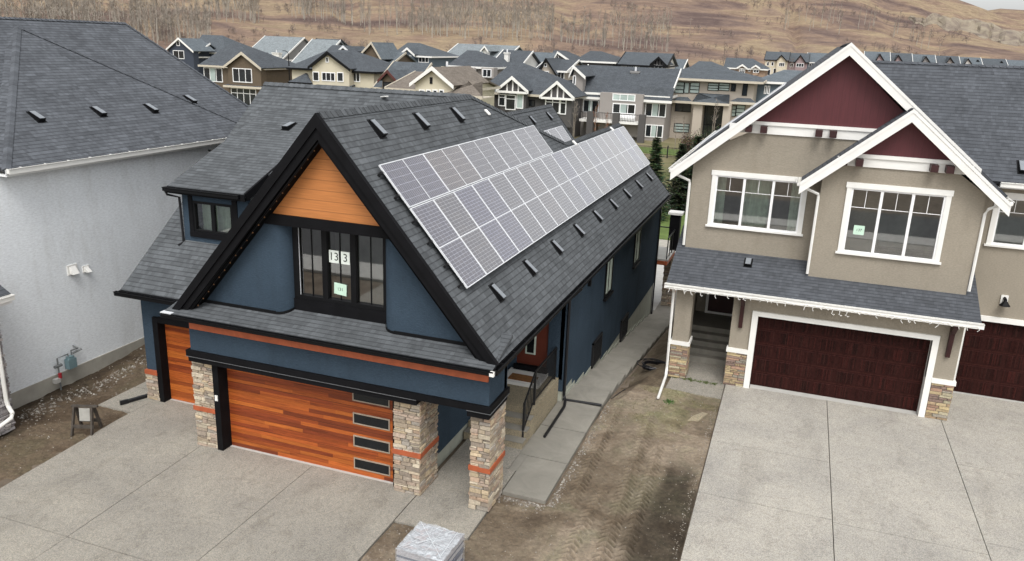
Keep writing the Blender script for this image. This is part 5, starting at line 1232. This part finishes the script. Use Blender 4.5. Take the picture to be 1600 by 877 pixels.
# second row
far_house('navy house with white edged gable beside the left roof', 165, (268, 300), 88, -1, 12, 'side', 'navy', 'grey', 'white', ridge=66, gables=[(278.5, 59.5, 258, 302, 79, 1.5, 110, 'navy')], wins=[(271, 79, 288, 92, 2, 1.5), (293, 82, 302, 93, 1), (276, 64, 281, 72, 1, 1.5)])
far_house('house showing only its blue grey double roof behind the brown house', 172, (305, 352), 82, -1, 14, 'hip', 'slate', 'blue', 'white', ridge=(316, 348, 55))
far_house('house with broad pale grey roof behind the brown house', 178, (382, 438), 92, -1, 20, 'side', 'grey', 'pale', 'white', ridge=56, chims=[(425, 436, 82, 100, -1, 'white')])
far_house('house with tall pale grey roof behind the street lamp', 150, (441, 478), 122, -1, 26, 'side', 'grey', 'pale', 'white', ridge=60)
far_house('house with dark roof and white gable end left of the cream house', 170, (474, 506), 82, -1, 14, 'side', 'white', 'dark', 'black', ridge=60)
far_house('brown-roofed low house with small white gable behind the cream house', 150, (500, 575), 98, -1, 16, 'hip', 'brown', 'dark', 'white', ridge=(520, 548, 71), gables=[(536, 72, 527, 546, 80, 0, 85, 'brown', 'alu')])
far_house('brown house with narrow peaked gable and white attic window', 140, (570, 603), 104, -1.5, 14, 'side', 'brown', 'grey', 'tan_trim', ridge=80, gables=[(580, 66, 556, 596, 92, 1.2, 120, 'brown')], wins=[(585, 100, 592, 112, 2, 1.2), (592, 118, 600, 124, 1)])
far_house('house with dark timber porch arch and slate roof', 108, (592, 640), 138, BZ, 12, 'side', 'brown', 'blue', 'tan_trim', ridge=96, gables=[(605, 110, 590, 621, 126, 1.5, 150, 'brown', 'redb')], wins=[(599, 128, 612, 142, 1, 1.5, 'd', 'b')])
far_house('slate hip-roofed house with small white edged gable', 160, (617, 672), 87, -1, 14, 'hip', 'slate', 'blue', 'white', ridge=(637, 656, 67), gables=[(636, 75, 624, 648, 85, 1.2, 98, 'slate')], wins=[(629, 86, 643, 92, 3, 1.2), (654, 87, 670, 98, 3), (616, 84, 620, 92, 1)])
far_house('red brown narrow house beside the slate hip-roofed house', 155, (596, 613), 92, -1, 10, 'hip', 'redb', 'grey', 'white', ridge=(600, 606, 82), wins=[(603, 96, 607, 108, 1)])
far_house('house with long pale roof and white dormer cupola', 185, (694, 785), 93, -1, 20, 'side', 'slate', 'pale', 'white', ridge=69, gables=[(757, 72, 750, 763, 80, 1.5, 92, 'white')], wins=[(695, 87, 703, 95, 2, .3), (709, 89, 716, 95, 1, .3)])
far_house('dark-roofed house with white gable and slim white chimney', 148, (768, 806), 108, -1, 16, 'side', 'white', 'dark', 'white', ridge=78, gables=[(777, 93, 768, 789, 106, 1.5, 120, 'white', 'black')], chims=[(788, 793.5, 82, 100, 2, 'white')], wins=[(775, 97, 780, 104, 1, 1.5)])
far_house('house showing only a wide grey roof behind the timbered gables', 160, (805, 850), 106, -1, 16, 'side', 'grey', 'grey', 'tan_trim', ridge=81)
far_house('beige house with steep gable and arched window', 140, (842, 882), 110, -1, 14, 'side', 'beige', 'dark', 'white', ridge=92, gables=[(853, 91, 837, 870, 116, 1.5, 140, 'beige', 'black')], wins=[(843, 111, 858, 122, 3, 1.5, 't'), (871, 112, 882, 124, 2), (850, 99, 855, 105, 1, 1.5)])
far_house('dark house with white edged gable on its left end', 165, (862, 893), 96, -1, 14, 'hip', 'char', 'dark', 'white', ridge=(866, 884, 79), gables=[(871, 81, 864, 893, 95, 1.5, 108, 'char')], wins=[(871, 96, 882, 104, 2, 1.5), (869, 87, 873, 92, 1, 1.5)])
far_house('house with stacked dark hip roofs behind the taupe house', 165, (903, 958), 96, -1, 18, 'hip', 'char', 'dark', 'white', ridge=(922, 940, 80))
far_house('black and white timbered house with steep roof on the second row', 165, (970, 1038), 102, -1, 14, 'side', 'white', 'blue', 'black', ridge=82, gables=[(1029, 89, 1015, 1042, 101, 1.2, 112, 'char', 'black', True)], wins=[(979, 102, 990, 108, 3), (1000, 102, 1013, 106, 4, 0, 'd', 'b'), (1022, 102, 1035, 113, 2, 1.2)])
far_house('small tan gabled house right of the timbered house', 180, (1037, 1062), 110, -1, 12, 'side', 'taupe', 'grey', 'white', ridge=92, gables=[(1047, 101, 1038, 1058, 111, 1, 125, 'taupe')])
far_house('house with dark low roof between the taupe and modern houses', 150, (998, 1040), 134, -1.5, 16, 'hip', 'slate', 'dark', 'white', ridge=(1006, 1022, 108))
far_house('house with low blue grey roof behind the beige modern house', 200, (1080, 1128), 108, -1, 14, 'hip', 'brick', 'blue', 'white', ridge=(1092, 1112, 96))
far_house('tan brick house with arched white window heads', 230, (1135, 1196), 107, -1, 16, 'hip', 'brick', 'blue', 'white', ridge=(1136, 1176, 91), gables=[(1160, 101, 1151, 1168, 106, .6, 122, 'brick'), (1181, 102, 1174, 1188, 106, .6, 118, 'brick')], wins=[(1155, 107, 1164, 118, 3, .6, 't'), (1169, 107, 1173, 112, 1), (1177, 107, 1186, 114, 2, .6)])
tc = ['cream', 'mauve', 'grey', 'slate']
far_house('cream townhouse with dark gable and ground floor columns', 330, (1196, 1231), 94, -2, 18, 'side', 'cream', 'blue', 'black', ridge=81, over=.4, gables=[(1221, 86, 1212, 1230, 95, 1, 120, 'cream', 'black')], wins=[(1198, 97, 1202, 103, 1), (1205, 97, 1209, 103, 1), (1217, 98, 1226, 104, 3, 1), (1199, 107, 1204, 118, 1), (1208, 107, 1213, 118, 1), (1217, 107, 1222, 118, 1)])
far_house('mauve townhouse with dark gable beside the cream one', 332, (1231, 1262), 97, -2, 18, 'side', 'mauve', 'blue', 'black', ridge=83, over=.4, gables=[(1251, 86, 1241, 1260, 98, 1, 120, 'mauve', 'black')], wins=[(1234, 99, 1240, 105, 2), (1244, 99, 1256, 105, 3, 1)])
far_house('grey townhouse nearly hidden by the taupe house gable', 336, (1262, 1300), 98, -2, 18, 'side', 'slate', 'grey', 'white', ridge=83, over=.4, wins=[(1264, 99, 1268, 105, 1), (1272, 99, 1277, 105, 2)])
row = [(1352, 1390, 1375, 'mauve', 'left end of the row above the right roof, small dark gable'), (1390, 1425, 1404, 'mauve', 'second dark gable of the row above the right roof'), (1425, 1462, 1447, 'grey', 'pale grey gable in the middle of the row above the right roof'), (1462, 1500, 1485, 'taupe', 'taupe gable in the row above the right roof'), (1500, 1535, 1513, 'white', 'white gable low in the row above the right roof'), (1535, 1575, 1528, 'slate', 'tiny slate gable in the row above the right roof'), (1575, 1605, 1565, 'char', 'charcoal gable at the right end of the row above the right roof')]
for i, (a, b_, gx, c, lb) in enumerate(row):
    dy = 3.0*i/2.6
    far_house('townhouse with '+lb, 338+i*6, (a, b_), 97+i*1.7, -2, 18, 'side', c, 'blue' if i % 2 else 'grey', 'white', ridge=81+i*2.2, over=.3, gables=[(gx, 84+i*1.9, gx-8, gx+8, 96+i*1.5, 1, 103+i*1.6, c, 'black')])
# street lamp between the pale roofs
p = onY(453, 140, 122); q = onY(450, 80, 122)
mb = MB(); mb.tube([(p.x, 122, BZ), (p.x, 122, q.z-1.0)], .09, 6); mb.tube([(p.x, 122, q.z-1.0), (p.x-.1, 122, q.z-.2), (p.x-.6, 122, q.z)], .06, 6)
lp = empty('street_lamp', (p.x, 122, BZ), 'tall black street lamp between the brown house and the cream house', 'street lamp'); mb.build('pole', M['black'], lp)
MB().box(p.x-1.1, p.x-.5, 121.9, 122.1, q.z-.05, q.z+.06).build('lamp_head', M['black'], lp)
# deck on the taupe house
p0, p1 = onY(905, 186, 114.5), onY(1000, 191, 114.5); dk = empty('deck', ((p0.x+p1.x)/2, 114.5, BZ), 'raised rear deck with stone posts and railing on the taupe two storey house', 'deck')
z = onY(955, 189, 114.5).z
MB().box(p0.x, p1.x, 114.5, 117.9, z-.35, z).build('deck_floor', M['white'], dk)
for px in (922, 962, 1003): x = onY(px, 190, 114.3).x; MB().box(x-.45, x+.45, 114.0, 114.9, BZ, z+1.15).build('post', FW['char'], dk)
mb = MB(); mb.box(p0.x, p1.x, 114.5, 114.56, z+1.0, z+1.07)
for k in range(40): x = p0.x+(p1.x-p0.x)*k/39; mb.box(x-.02, x+.02, 114.5, 114.54, z, z+1.0)
mb.build('railing', M['iron'], dk)
o = onY(975, 183, 115.5); mb = MB(); mb.tube([(o.x-1.6, 115.6, z+.45), (o.x+1.6, 115.6, z+.45)], .42, 8); tag(mb.build('covered_furniture', M['vinyl'], None, True), 'white covered patio furniture on the deck of the taupe two storey house', 'furniture')

# iron fence at the back of the yards
fe = empty('fence', (-16, 100, BZ), 'black iron picket fence behind the spruce', 'fence'); mb = MB()
mb.box(-40, -2, 99.98, 100.02, BZ+1.25, BZ+1.3); mb.box(-40, -2, 99.98, 100.02, BZ+.2, BZ+.25)
for k in range(230): x = -40+38*k/229; mb.box(x-.012, x+.012, 99.985, 100.015, BZ, BZ+1.4)
mb.build('pickets', M['iron'], fe)
for x in (-34, -29, -24.2, -19.5, -15, -10, -5): MB().box(x-.06, x+.06, 99.9, 100.1, BZ, BZ+1.55).build('post', M['iron'], fe)

# ================================================================== TREES
bark = plain('grey bark', (.26, .22, .185, 1), .95, .2, .7); barkp = plain('pale aspen bark', (.36, .33, .28, 1), .95, .15, .7); twigm = plain('mauve twigs', (.235, .19, .17, 1), .95, .25, .3); twigt = plain('tan twigs', (.30, .265, .225, 1), .95, .2, .3)
def bare_tree_mesh(name, h, spread, nb, nt, seed, tm, wm, low=.3, tw=.035, multi=1):
    rnd = random.Random(seed); mb = MB(); tri = MB()
    def br(a, b_, w0):
        a, b_ = Vector(a), Vector(b_); d = b_-a
        for s in (Vector((w0, 0, 0)), Vector((0, w0, 0))): tri.face([a-s, a+s, b_])
    for q in range(multi):
        ox, oy = (rnd.gauss(0, .25), rnd.gauss(0, .25)) if multi > 1 else (0, 0); lx, ly = ox+rnd.gauss(0, .04*h), oy+rnd.gauss(0, .04*h)
        mb.tube([(ox, oy, -.5), ((ox+lx)/2+rnd.gauss(0, .1), (oy+ly)/2, h*.5), (lx, ly, h*.96)], .016*h*(.7 if multi > 1 else 1), 4, r1=.02)
        for i in range(nb//multi):
            t = low+(1-low)*(rnd.random()**.9); p = Vector((ox+(lx-ox)*t, oy+(ly-oy)*t, h*t)); a = rnd.uniform(0, 6.28); L = spread*(1.05-t*.75)*rnd.uniform(.6, 1.1)
            e = p+Vector((math.cos(a)*L, math.sin(a)*L, L*rnd.uniform(.7, 1.5))); br(p, e, .004*h)
            for k in range(nt):
                f = rnd.uniform(.25, 1); s = p+(e-p)*f; v = Vector((rnd.gauss(0, 1), rnd.gauss(0, 1), abs(rnd.gauss(.8, .7)))).normalized()*spread*rnd.uniform(.25, .6); br(s, s+v, tw*rnd.uniform(.6, 1.2))
    # two materials in one mesh (trunk, twigs)
    V = mb.v+tri.v; k = len(mb.v); F = mb.f+[tuple(i+k for i in f) for f in tri.f]
    me = D.meshes.new(name); me.from_pydata(V, [], F); me.materials.append(wm); me.materials.append(tm)
    me.polygons.foreach_set('material_index', [0]*len(mb.f)+[1]*len(tri.f)); return me
ASP = [bare_tree_mesh('aspen_tree', 12, 1.9, 26, 5, 100+i, twigt, barkp, .3, .05) for i in range(4)]
BUR = [bare_tree_mesh('bare_tree', 9, 2.6, 30, 6, 200+i, twigm, bark, .15, .05, 3) for i in range(3)]
def ground_z(x, y): return terrain(x, y)
rnd = random.Random(77)
def scatter(n_, az0, az1, r0, r1, meshes, label, group, smin, smax, cond=None):
    c = 0; t = 0
    while c < n_ and t < n_*60:
        t += 1; az = rnd.uniform(az0, az1); r = rnd.uniform(r0, r1)
        if cond and not cond(az, r): continue
        x, y = r*math.sin(R(az)), r*math.cos(R(az)); o = D.objects.new(meshes[0].name.split('.')[0], rnd.choice(meshes)); COL.objects.link(o)
        o.location = (x, y, ground_z(x, y)-.1); s = rnd.uniform(smin, smax); o.scale = (s, s, s*rnd.uniform(.9, 1.15)); o.rotation_euler[2] = rnd.uniform(0, 6.28)
        tag(o, label, 'tree', group); c += 1
scatter(80, -53, -39.3, 285, 335, ASP, 'bare pale aspen at the foot of the hill on the left', 'aspens at the foot of the hill on the left', .8, 1.25)
scatter(45, -39.5, -30.5, 400, 470, ASP, 'bare pale aspen on the slope above the brown house', 'aspens on the slope above the brown house', .9, 1.3, lambda a, r: a < -36.5 or (a > -34.5 and r > 430))
scatter(100, -30.5, -9.5, 380, 470, ASP, 'bare aspen in the grove at the top centre', 'aspens in the grove at the top centre', .9, 1.3)
scatter(30, -2, 7, 560, 640, ASP, 'bare aspen in the grove high on the right hand slope', 'aspens in the grove high on the right hand slope', .9, 1.2, lambda a, r: a < 3.5 or a > 4.4)
scatter(26, -53, -40, 280, 310, BUR, 'dark leafless bushy tree at the edge of the left wood', 'bushy trees at the edge of the left wood', .5, .9)
scatter(7, -9, 2, 300, 360, BUR, 'lone leafless tree on the open hillside', 'lone trees on the open hillside', .7, 1.0)
# dense wood and brush that reads as one mass
def mass(name, label_, spots, meshes, seed):
    rnd = random.Random(seed); V, F, MI = [], [], []
    tpl = [([v.co.copy() for v in me.vertices], [tuple(p.vertices) for p in me.polygons], [p.material_index for p in me.polygons]) for me in meshes]
    for (x, y, s) in spots:
        vs, fs, mi = rnd.choice(tpl); a = rnd.uniform(0, 6.28); ca, sa = math.cos(a)*s, math.sin(a)*s; z = ground_z(x, y)-.2; k = len(V)
        V += [(x+v.x*ca-v.y*sa, y+v.x*sa+v.y*ca, z+v.z*s) for v in vs]; F += [tuple(i+k for i in f) for f in fs]; MI += mi
    me = D.meshes.new(name); me.from_pydata(V, [], F)
    for mt in meshes[0].materials: me.materials.append(mt)
    me.polygons.foreach_set('material_index', MI); o = D.objects.new(name, me); COL.objects.link(o); o['kind'] = 'stuff'
def spots(n_, az0, az1, r0, r1, s0, s1, cl=None):
    out = []
    t = 0
    while len(out) < n_ and t < n_*40:
        t += 1; az = rnd.uniform(az0, az1); r = rnd.uniform(r0, r1); x, y = r*math.sin(R(az)), r*math.cos(R(az))
        if cl is None or fbm(x/cl[0], y/cl[0], cl[1]) > cl[2]: out.append((x, y, rnd.uniform(s0, s1)))
    return out
LOW = [bare_tree_mesh('low', 8, 1.8, 13, 4, 300+i, twigt, barkp, .25, .07) for i in range(3)]
SHR = [bare_tree_mesh('shr', 2.6, 1.5, 12, 5, 320+i, twigm, bark, .0, .07, 3) for i in range(3)]
mass('distant_wood', '', spots(300, -54, -39.5, 300, 430, .9, 1.7, (35, 14, .38))+spots(380, -31, -9, 390, 520, .9, 1.6, (60, 4, .46))+spots(45, -39.5, -36.5, 400, 500, 1.1, 1.6)+spots(45, -34.5, -31, 440, 520, 1.1, 1.5), LOW, 1)
mass('hillside_brush', '', spots(620, -53, 3, 300, 430, .4, 1.2, (26, 6, .52))+spots(520, -45, 9, 430, 760, .7, 1.7, (45, 7, .58)), SHR, 2)
# power poles on the hill
for (px, py, r) in ((1359, 40, 500), (1060, 30, 520), (906, 12, 470)):
    pass
for (az, r) in ((10.4-3, 430), (-7.8, 470), (-14.8, 430)):
    x, y = r*math.sin(R(az)), r*math.cos(R(az)); z = ground_z(x, y); mb = MB(); mb.tube([(x, y, z-.5), (x, y, z+11)], .16, 5, r1=.1); mb.box(x-1.1, x+1.1, y-.08, y+.08, z+10.0, z+10.2)
    tag(mb.build('power_pole', bark), 'wooden power pole on the hillside', 'power pole', 'power poles on the hillside')

# spruce and shrubs behind the blue house
sp_m = attrmat('spruce needles', .9, None, .1)
def conifer(x, y, z, h, w_, seed, label, col=(.055, .085, .038), group=None, nl=26):
    rnd = random.Random(seed); root = empty('spruce_tree', (x, y, z), label, 'tree', group); mb = MB(); t = MB(); t.tube([(x, y, z), (x, y, z+h*.97)], .045*h/4, 6, r1=.01); t.build('trunk', bark, root)
    for i in range(nl):
        f = i/(nl-1); zz = z+.25+(h-.3)*f; rad = w_*(1-f)**.85*rnd.uniform(.8, 1.1)+.06; nb = int(9+14*(1-f))
        for k in range(nb):
            a = rnd.uniform(0, 6.28); L = rad*rnd.uniform(.65, 1.12); d = Vector((math.cos(a), math.sin(a), -.18+.5*f)); s = Vector((-math.sin(a), math.cos(a), 0))
            for m_ in range(13):
                q = (m_+.5)/13; p = Vector((x, y, zz))+d*L*q+Vector((0, 0, rnd.uniform(-.03, .03))); sz = (.20*(1-q*.5))*h/4.4*1.1
                e = s*rnd.choice((-1, 1))*sz+d*sz*.9+Vector((0, 0, rnd.uniform(-.05, .03))); c = tuple(v*rnd.uniform(.6, 1.5) for v in col); n_ = Vector((rnd.uniform(-1, 1), rnd.uniform(-1, 1), rnd.uniform(-.4, .4)))*.075*h/4.4
                mb.face([p-n_, p+n_, p+e], col=c)
    mb.build('crown', sp_m, root)
p = onY(1027, 216, 62); conifer(p.x, 62, -2.5, p.z+2.5, 1.7, 5, 'young green spruce standing behind the right rear corner of the blue house', nl=44)
for (px, py, Y, w__, sd, lb) in ((1067, 226, 66, 2.0, 6, 'dark evergreen tree close behind and right of the spruce'), (1092, 214, 67, 2.2, 7, 'dark evergreen tree half behind the white gable foot of the taupe house')):
    p = onY(px, py, Y); conifer(p.x, Y, -2.5, p.z+2.5, w__, sd, lb, (.032, .045, .022), nl=40)
def leafy(x, y, z, h, w_, seed, label, col, group=None, n_=900, s=.09):
    rnd = random.Random(seed); root = empty('shrub', (x, y, z), label, 'shrub', group); st = MB(); mb = MB()
    tips = []
    for k in range(12):
        a = rnd.uniform(0, 6.28); r_ = w_*rnd.uniform(.2, .8); e = Vector((x+math.cos(a)*r_, y+math.sin(a)*r_, z+h*rnd.uniform(.55, 1))); st.tube([(x, y, z), (Vector((x, y, z))+e)/2+Vector((0, 0, .1)), e], .025, 4, r1=.008); tips.append(e)
    st.build('stems', bark, root)
    for i in range(n_):
        e = rnd.choice(tips); b0 = Vector((x, y, z+.1)); p = b0+(e-b0)*rnd.uniform(.25, 1.05)+Vector((rnd.gauss(0, .16*w_), rnd.gauss(0, .16*w_), rnd.gauss(0, .1*h)))
        a = Vector((rnd.uniform(-1, 1), rnd.uniform(-1, 1), rnd.uniform(-1, 1)))*s; b2 = Vector((rnd.uniform(-1, 1), rnd.uniform(-1, 1), rnd.uniform(-1, 1)))*s; c = tuple(v*rnd.uniform(.5, 1.6) for v in col); mb.face([p-a*.5, p+a*.5, p+b2], col=c)
    mb.build('leaves', sp_m, root)
for i, (px, Y, h, w_, c, lb) in enumerate(((1084, 67, 2.6, 1.4, (.05, .045, .025), 'brownish green shrub at the foot of the two dark evergreens'), (1062, 68, 2.0, 1.0, (.06, .05, .03), 'low brown shrub between the spruce and the dark evergreens'), (1100, 66, 2.4, 1.2, (.045, .05, .025), 'dark low shrub beside the taupe house corner'), (1072, 97, 3.2, 1.5, (.085, .065, .045), 'bare brown shrub by the fence left of the thin tree'), (1088, 96, 3.4, 1.4, (.045, .06, .03), 'small green shrub by the fence under the modern house'), (1104, 98, 4.0, 1.5, (.04, .055, .03), 'rounded dark green shrub under the porch bay of the modern house'))):
    q = onY(px, 300, Y); leafy(q.x, Y, BZ, h, w_, 40+i, lb, c, n_=3600, s=.13)
def yard_tree(px, Y, h, label, seed, mat_t=twigt):
    q = onY(px, 200, Y); me = bare_tree_mesh('yard_tree', h, h*.16, 22, 5, seed, mat_t, bark, .3, .02, 2); o = D.objects.new('bare_tree', me); COL.objects.link(o); o.location = (q.x, Y, BZ); tag(o, label, 'tree')
rustt = plain('rust coloured twigs', (.30, .12, .06, 1), .95, .3, .3)
yard_tree(1113, 112, 6.5, 'thin leafless tree before the dark porch bay of the modern house', 1)
yard_tree(1060, 108, 4.5, 'small leafless tree in front of the beige modern house wall', 2)
yard_tree(930, 106, 5.5, 'rust coloured leafless tree before the deck of the taupe house', 3, rustt)
yard_tree(948, 107, 4.4, 'smaller rust coloured bush before the deck, right of the other', 4, rustt)
yard_tree(900, 108, 6.0, 'tall thin leafless tree between the timbered house and the taupe house', 5)

# ================================================================== PROPS
# gas meter on the pale house
gm = empty('gas_meter', (-19.8, 16.5, 0), 'grey gas meter with pipes and red tag on the foundation of the pale house', 'gas meter'); x = -19.72
mb = MB(); mb.box(x-.09, x+.09, 16.58, 16.86, .52, .82); mb.box(x-.07, x+.07, 16.63, 16.81, .82, .90); mb.build('meter_body', plain('meter grey blue', (.16, .24, .26, 1), .5), gm)
mb = MB(); mb.tube([(x, 16.28, -.05), (x, 16.28, .98), (x, 16.66, .98), (x, 16.66, .88)], .024, 8); mb.tube([(x, 16.78, .88), (x, 16.78, 1.05), (x, 17.02, 1.05), (x-.2, 17.02, 1.1)], .024, 8); mb.tube([(x, 16.16, .74), (x, 16.40, .74)], .05, 8); mb.tube([(x-.1, 16.90, .9), (x+.05, 17.12, 1.0)], .03, 6); mb.build('pipework', plain('pipe grey', (.16, .17, .17, 1), .5), gm)
MB().tube([(x+.03, 16.28, .36), (x+.03, 16.28, .52)], .05, 8).build('red_tag', plain('red tag', (.35, .02, .03, 1), .5), gm)
MB().box(x-.06, x+.07, 16.08, 16.25, .25, .38).build('junction_box', M['curb'], gm)
# sawhorse barricade
sh = empty('sawhorse', (-17.0, 14.6, 0), 'small weathered wooden sawhorse standing on the soil beside the driveway corner', 'sawhorse')
wood = plain('weathered grey wood', (.065, .055, .045, 1), .9, .35, 9, .4, 40); pale = plain('pale board', (.34, .33, .30, 1), .8, .15, 6)
c0 = Vector((-16.95, 14.62, -.03)); u = Vector((.93, .36, 0)).normalized(); v_ = Vector((-.36, .93, 0)); up = Vector((0, 0, 1))
for a in (-.26, .26):
    for s in (-1, 1):
        mb = MB(); b0 = c0+u*a+v_*s*.27; t0 = c0+u*a*.9+v_*s*.04+up*.72; mb.bar(t0, b0, .09, .045, up=u); mb.build('leg', wood, sh)
mb = MB(); mb.bar(c0-u*.34+up*.76, c0+u*.34+up*.76, .085, .045); mb.build('top_board', wood, sh)
mb = MB(); mb.bar(c0-u*.28-v_*.2+up*.28, c0+u*.28-v_*.2+up*.28, .04, .09); mb.bar(c0-u*.28+v_*.2+up*.28, c0+u*.28+v_*.2+up*.28, .04, .09); mb.build('cross_board', wood, sh)
mb = MB(); mb.prism([c0-u*.13-v_*.10+up*.35, c0+u*.15-v_*.10+up*.35, c0+u*.15-v_*.055+up*.70, c0-u*.13-v_*.055+up*.70], v_*.012); mb.build('panel_board', pale, sh)
# wrapped pallet
pl = empty('pallet', (-5.93, 12.55, 0), 'pallet of grey goods wrapped in clear plastic film at the bottom edge of the picture', 'pallet')
ang = R(2); cu = Vector((math.cos(ang), -math.sin(ang), 0)); cv = Vector((math.sin(ang), math.cos(ang), 0)); cc = Vector((-5.88, 12.62, -.02)); S = .49
mb = MB()
for a in (-.42, 0, .42): mb.obox(cc-cu*.5+cv*(a-.05), cu*1.0, cv*.1, up*.10)
for a in range(6): mb.obox(cc-cv*.5+cu*(-.5+a*.18)+up*.10, cv*1.0, cu*.1, up*.02)
mb.build('pallet_base', wood, pl)
rnd = random.Random(9); mb = MB(); z = .13
while z < .80:
    h_ = rnd.choice([.05, .06, .08]); e = rnd.uniform(-.03, .012); s = S+e; mb.obox(cc-cu*s-cv*s+up*z, cu*2*s, cv*2*s, up*(h_-.006), (.10, .105, .14) if rnd.random() < .55 else (.42, .40, .41)); z += h_
mb.build('stacked_goods', attrmat('grey flooring boxes', .6), pl); ztop = z
# film: crumpled transparent shell
V, F = [], []; N1 = 36
def shell(bm_faces=None):
    f = MB(); s = S+.025
    def pt(a, b_, zz, amp): 
        q = fbm(a*9+zz*3, b_*9, 3, 3)-.5; return cc+cu*a*(1+0)+cv*b_+up*(zz)+up*q*amp
    for i in range(N1):
        for j in range(N1):
            c = lambda I, J: pt(-s+2*s*I/N1, -s+2*s*J/N1, ztop+.012, .09)
            f.face([c(i, j), c(i+1, j), c(i+1, j+1), c(i, j+1)])
    for side in range(4):
        for i in range(N1):
            for j in range(16):
                def c(I, J):
                    t = -s+2*s*I/N1; zz = .10+(ztop-.09)*J/16; w2 = s+.03*(fbm(t*14, zz*5, side+5, 3)-.5)*(1 if 0 < I < N1 else 0)*(1 if J < 16 else 0)+(.0)
                    a, b_ = [(t, -w2), (w2, t), (-t, w2), (-w2, -t)][side]; q = (fbm(a*9+(ztop+.012)*3, b_*9, 3, 3)-.5)*.09 if J == 16 else 0; return cc+cu*a+cv*b_+up*(zz+q)
                f.face([c(i, j), c(i+1, j), c(i+1, j+1), c(i, j+1)])
    return f
m, n, b = newmat('stretch film'); out = [x for x in n.nodes if x.type == 'OUTPUT_MATERIAL'][0]; v = objc(n)
b.inputs['Base Color'].default_value = (.62, .66, .69, 1); b.inputs['Roughness'].default_value = .22; b.inputs['Specular IOR Level'].default_value = .7
t = N(n, 'ShaderNodeBsdfTransparent'); mx = N(n, 'ShaderNodeMixShader')
f1 = noise(n, mapping(n, v, (2, 9, 2), rot=(0, 0, .75)), 1, 5, .7, 1.0); f2 = noise(n, mapping(n, v, (8, 2, 2), rot=(0, 0, .5)), 1, 5, .7, 1.0); f3 = noise(n, v, 4, 6, .75, 1.2)
mxx = N(n, 'ShaderNodeMath', operation='MAXIMUM'); n.links.new(f1, mxx.inputs[0]); n.links.new(f2, mxx.inputs[1])
rr = ramp(n, mxx.outputs[0], [(.42, (.30, .30, .30, 1)), (.72, (.85, .85, .85, 1))])
gn = n.nodes.new('ShaderNodeNewGeometry'); sz = n.nodes.new('ShaderNodeSeparateXYZ'); n.links.new(gn.outputs['True Normal'], sz.inputs[0]); ab = N(n, 'ShaderNodeMath', operation='ABSOLUTE'); n.links.new(sz.outputs[2], ab.inputs[0])
# several layers of film lie folded on the top, one thin layer round the sides
rr = mix(n, 1., rr, ramp(n, ab.outputs[0], [(.3, (.42, .42, .42, 1)), (.8, (1, 1, 1, 1))]), 'MULTIPLY'); n.links.new(rr, mx.inputs[0]); n.links.new(t.outputs[0], mx.inputs[1]); n.links.new(b.outputs[0], mx.inputs[2]); n.links.new(mx.outputs[0], out.inputs[0])
bump(n, b, f3, .6, .03)
fm = shell(); rq = random.Random(2)
def streak(p, q, wd, lift_):
    p, q = Vector(p), Vector(q); d = (q-p); s_ = d.cross(up).normalized()*wd; K = 10
    for i in range(K):
        a_, b_2 = p+d*i/K, p+d*(i+1)/K; fm.face([a_-s_+up*lift_, b_2-s_+up*lift_, b_2+s_+up*lift_, a_+s_+up*lift_])
film = fm.build('plastic_film', m, pl, smooth=True); fm = MB()
for k in range(8):
    t1, t2 = rq.uniform(-.42, .42), rq.uniform(-.42, .42); top = ztop+.035
    if k % 2: streak(cc+cu*t1-cv*.47+up*top, cc+cu*t2+cv*.47+up*top, rq.uniform(.002, .005), .0)
    else: streak(cc-cu*.47+cv*t1+up*top, cc+cu*.47+cv*t2+up*top, rq.uniform(.002, .005), .002)
streak(cc-cu*.46-cv*.46+up*top, cc+cu*.46+cv*.46+up*top, .006, .004); streak(cc+cu*.46-cv*.46+up*top, cc-cu*.46+cv*.46+up*top, .005, .005)
fm.build('film_fold', plain('film fold', (.66, .69, .71, 1), .35, .1, 9), film)
# coil of black cable by the steps
mb = MB(); rnd = random.Random(4)
for k in range(9):
    pts = []; ox, oy = rnd.gauss(0, .07), rnd.gauss(0, .05); r_ = rnd.uniform(.30, .46)
    for i in range(25): a = i/24*6.283; pts.append((-3.72+ox+math.cos(a)*r_*1.15, 26.2+oy+math.sin(a)*r_, gnear(-3.7, 26.2)-.08+.02*k+.015*math.sin(3*a+k)))
    mb.tube(pts, .018, 5)
pts = [(-3.9, 25.8, gnear(-3.9, 25.8)-.08)]
for i in range(14): t = i/13; x, y = -4.1+.1*math.sin(t*5)-.25*t, 25.6-2.9*t; pts.append((x, y, max(gnear(x, y)-.02, h_gap(x, y)) if y < 24 else gnear(x, y)-.10))
mb.tube(pts, .014, 5)
tag(mb.build('cable_coil', M['black_pipe']), 'loose coil of black cable on the soil beside the descending concrete steps', 'cable')
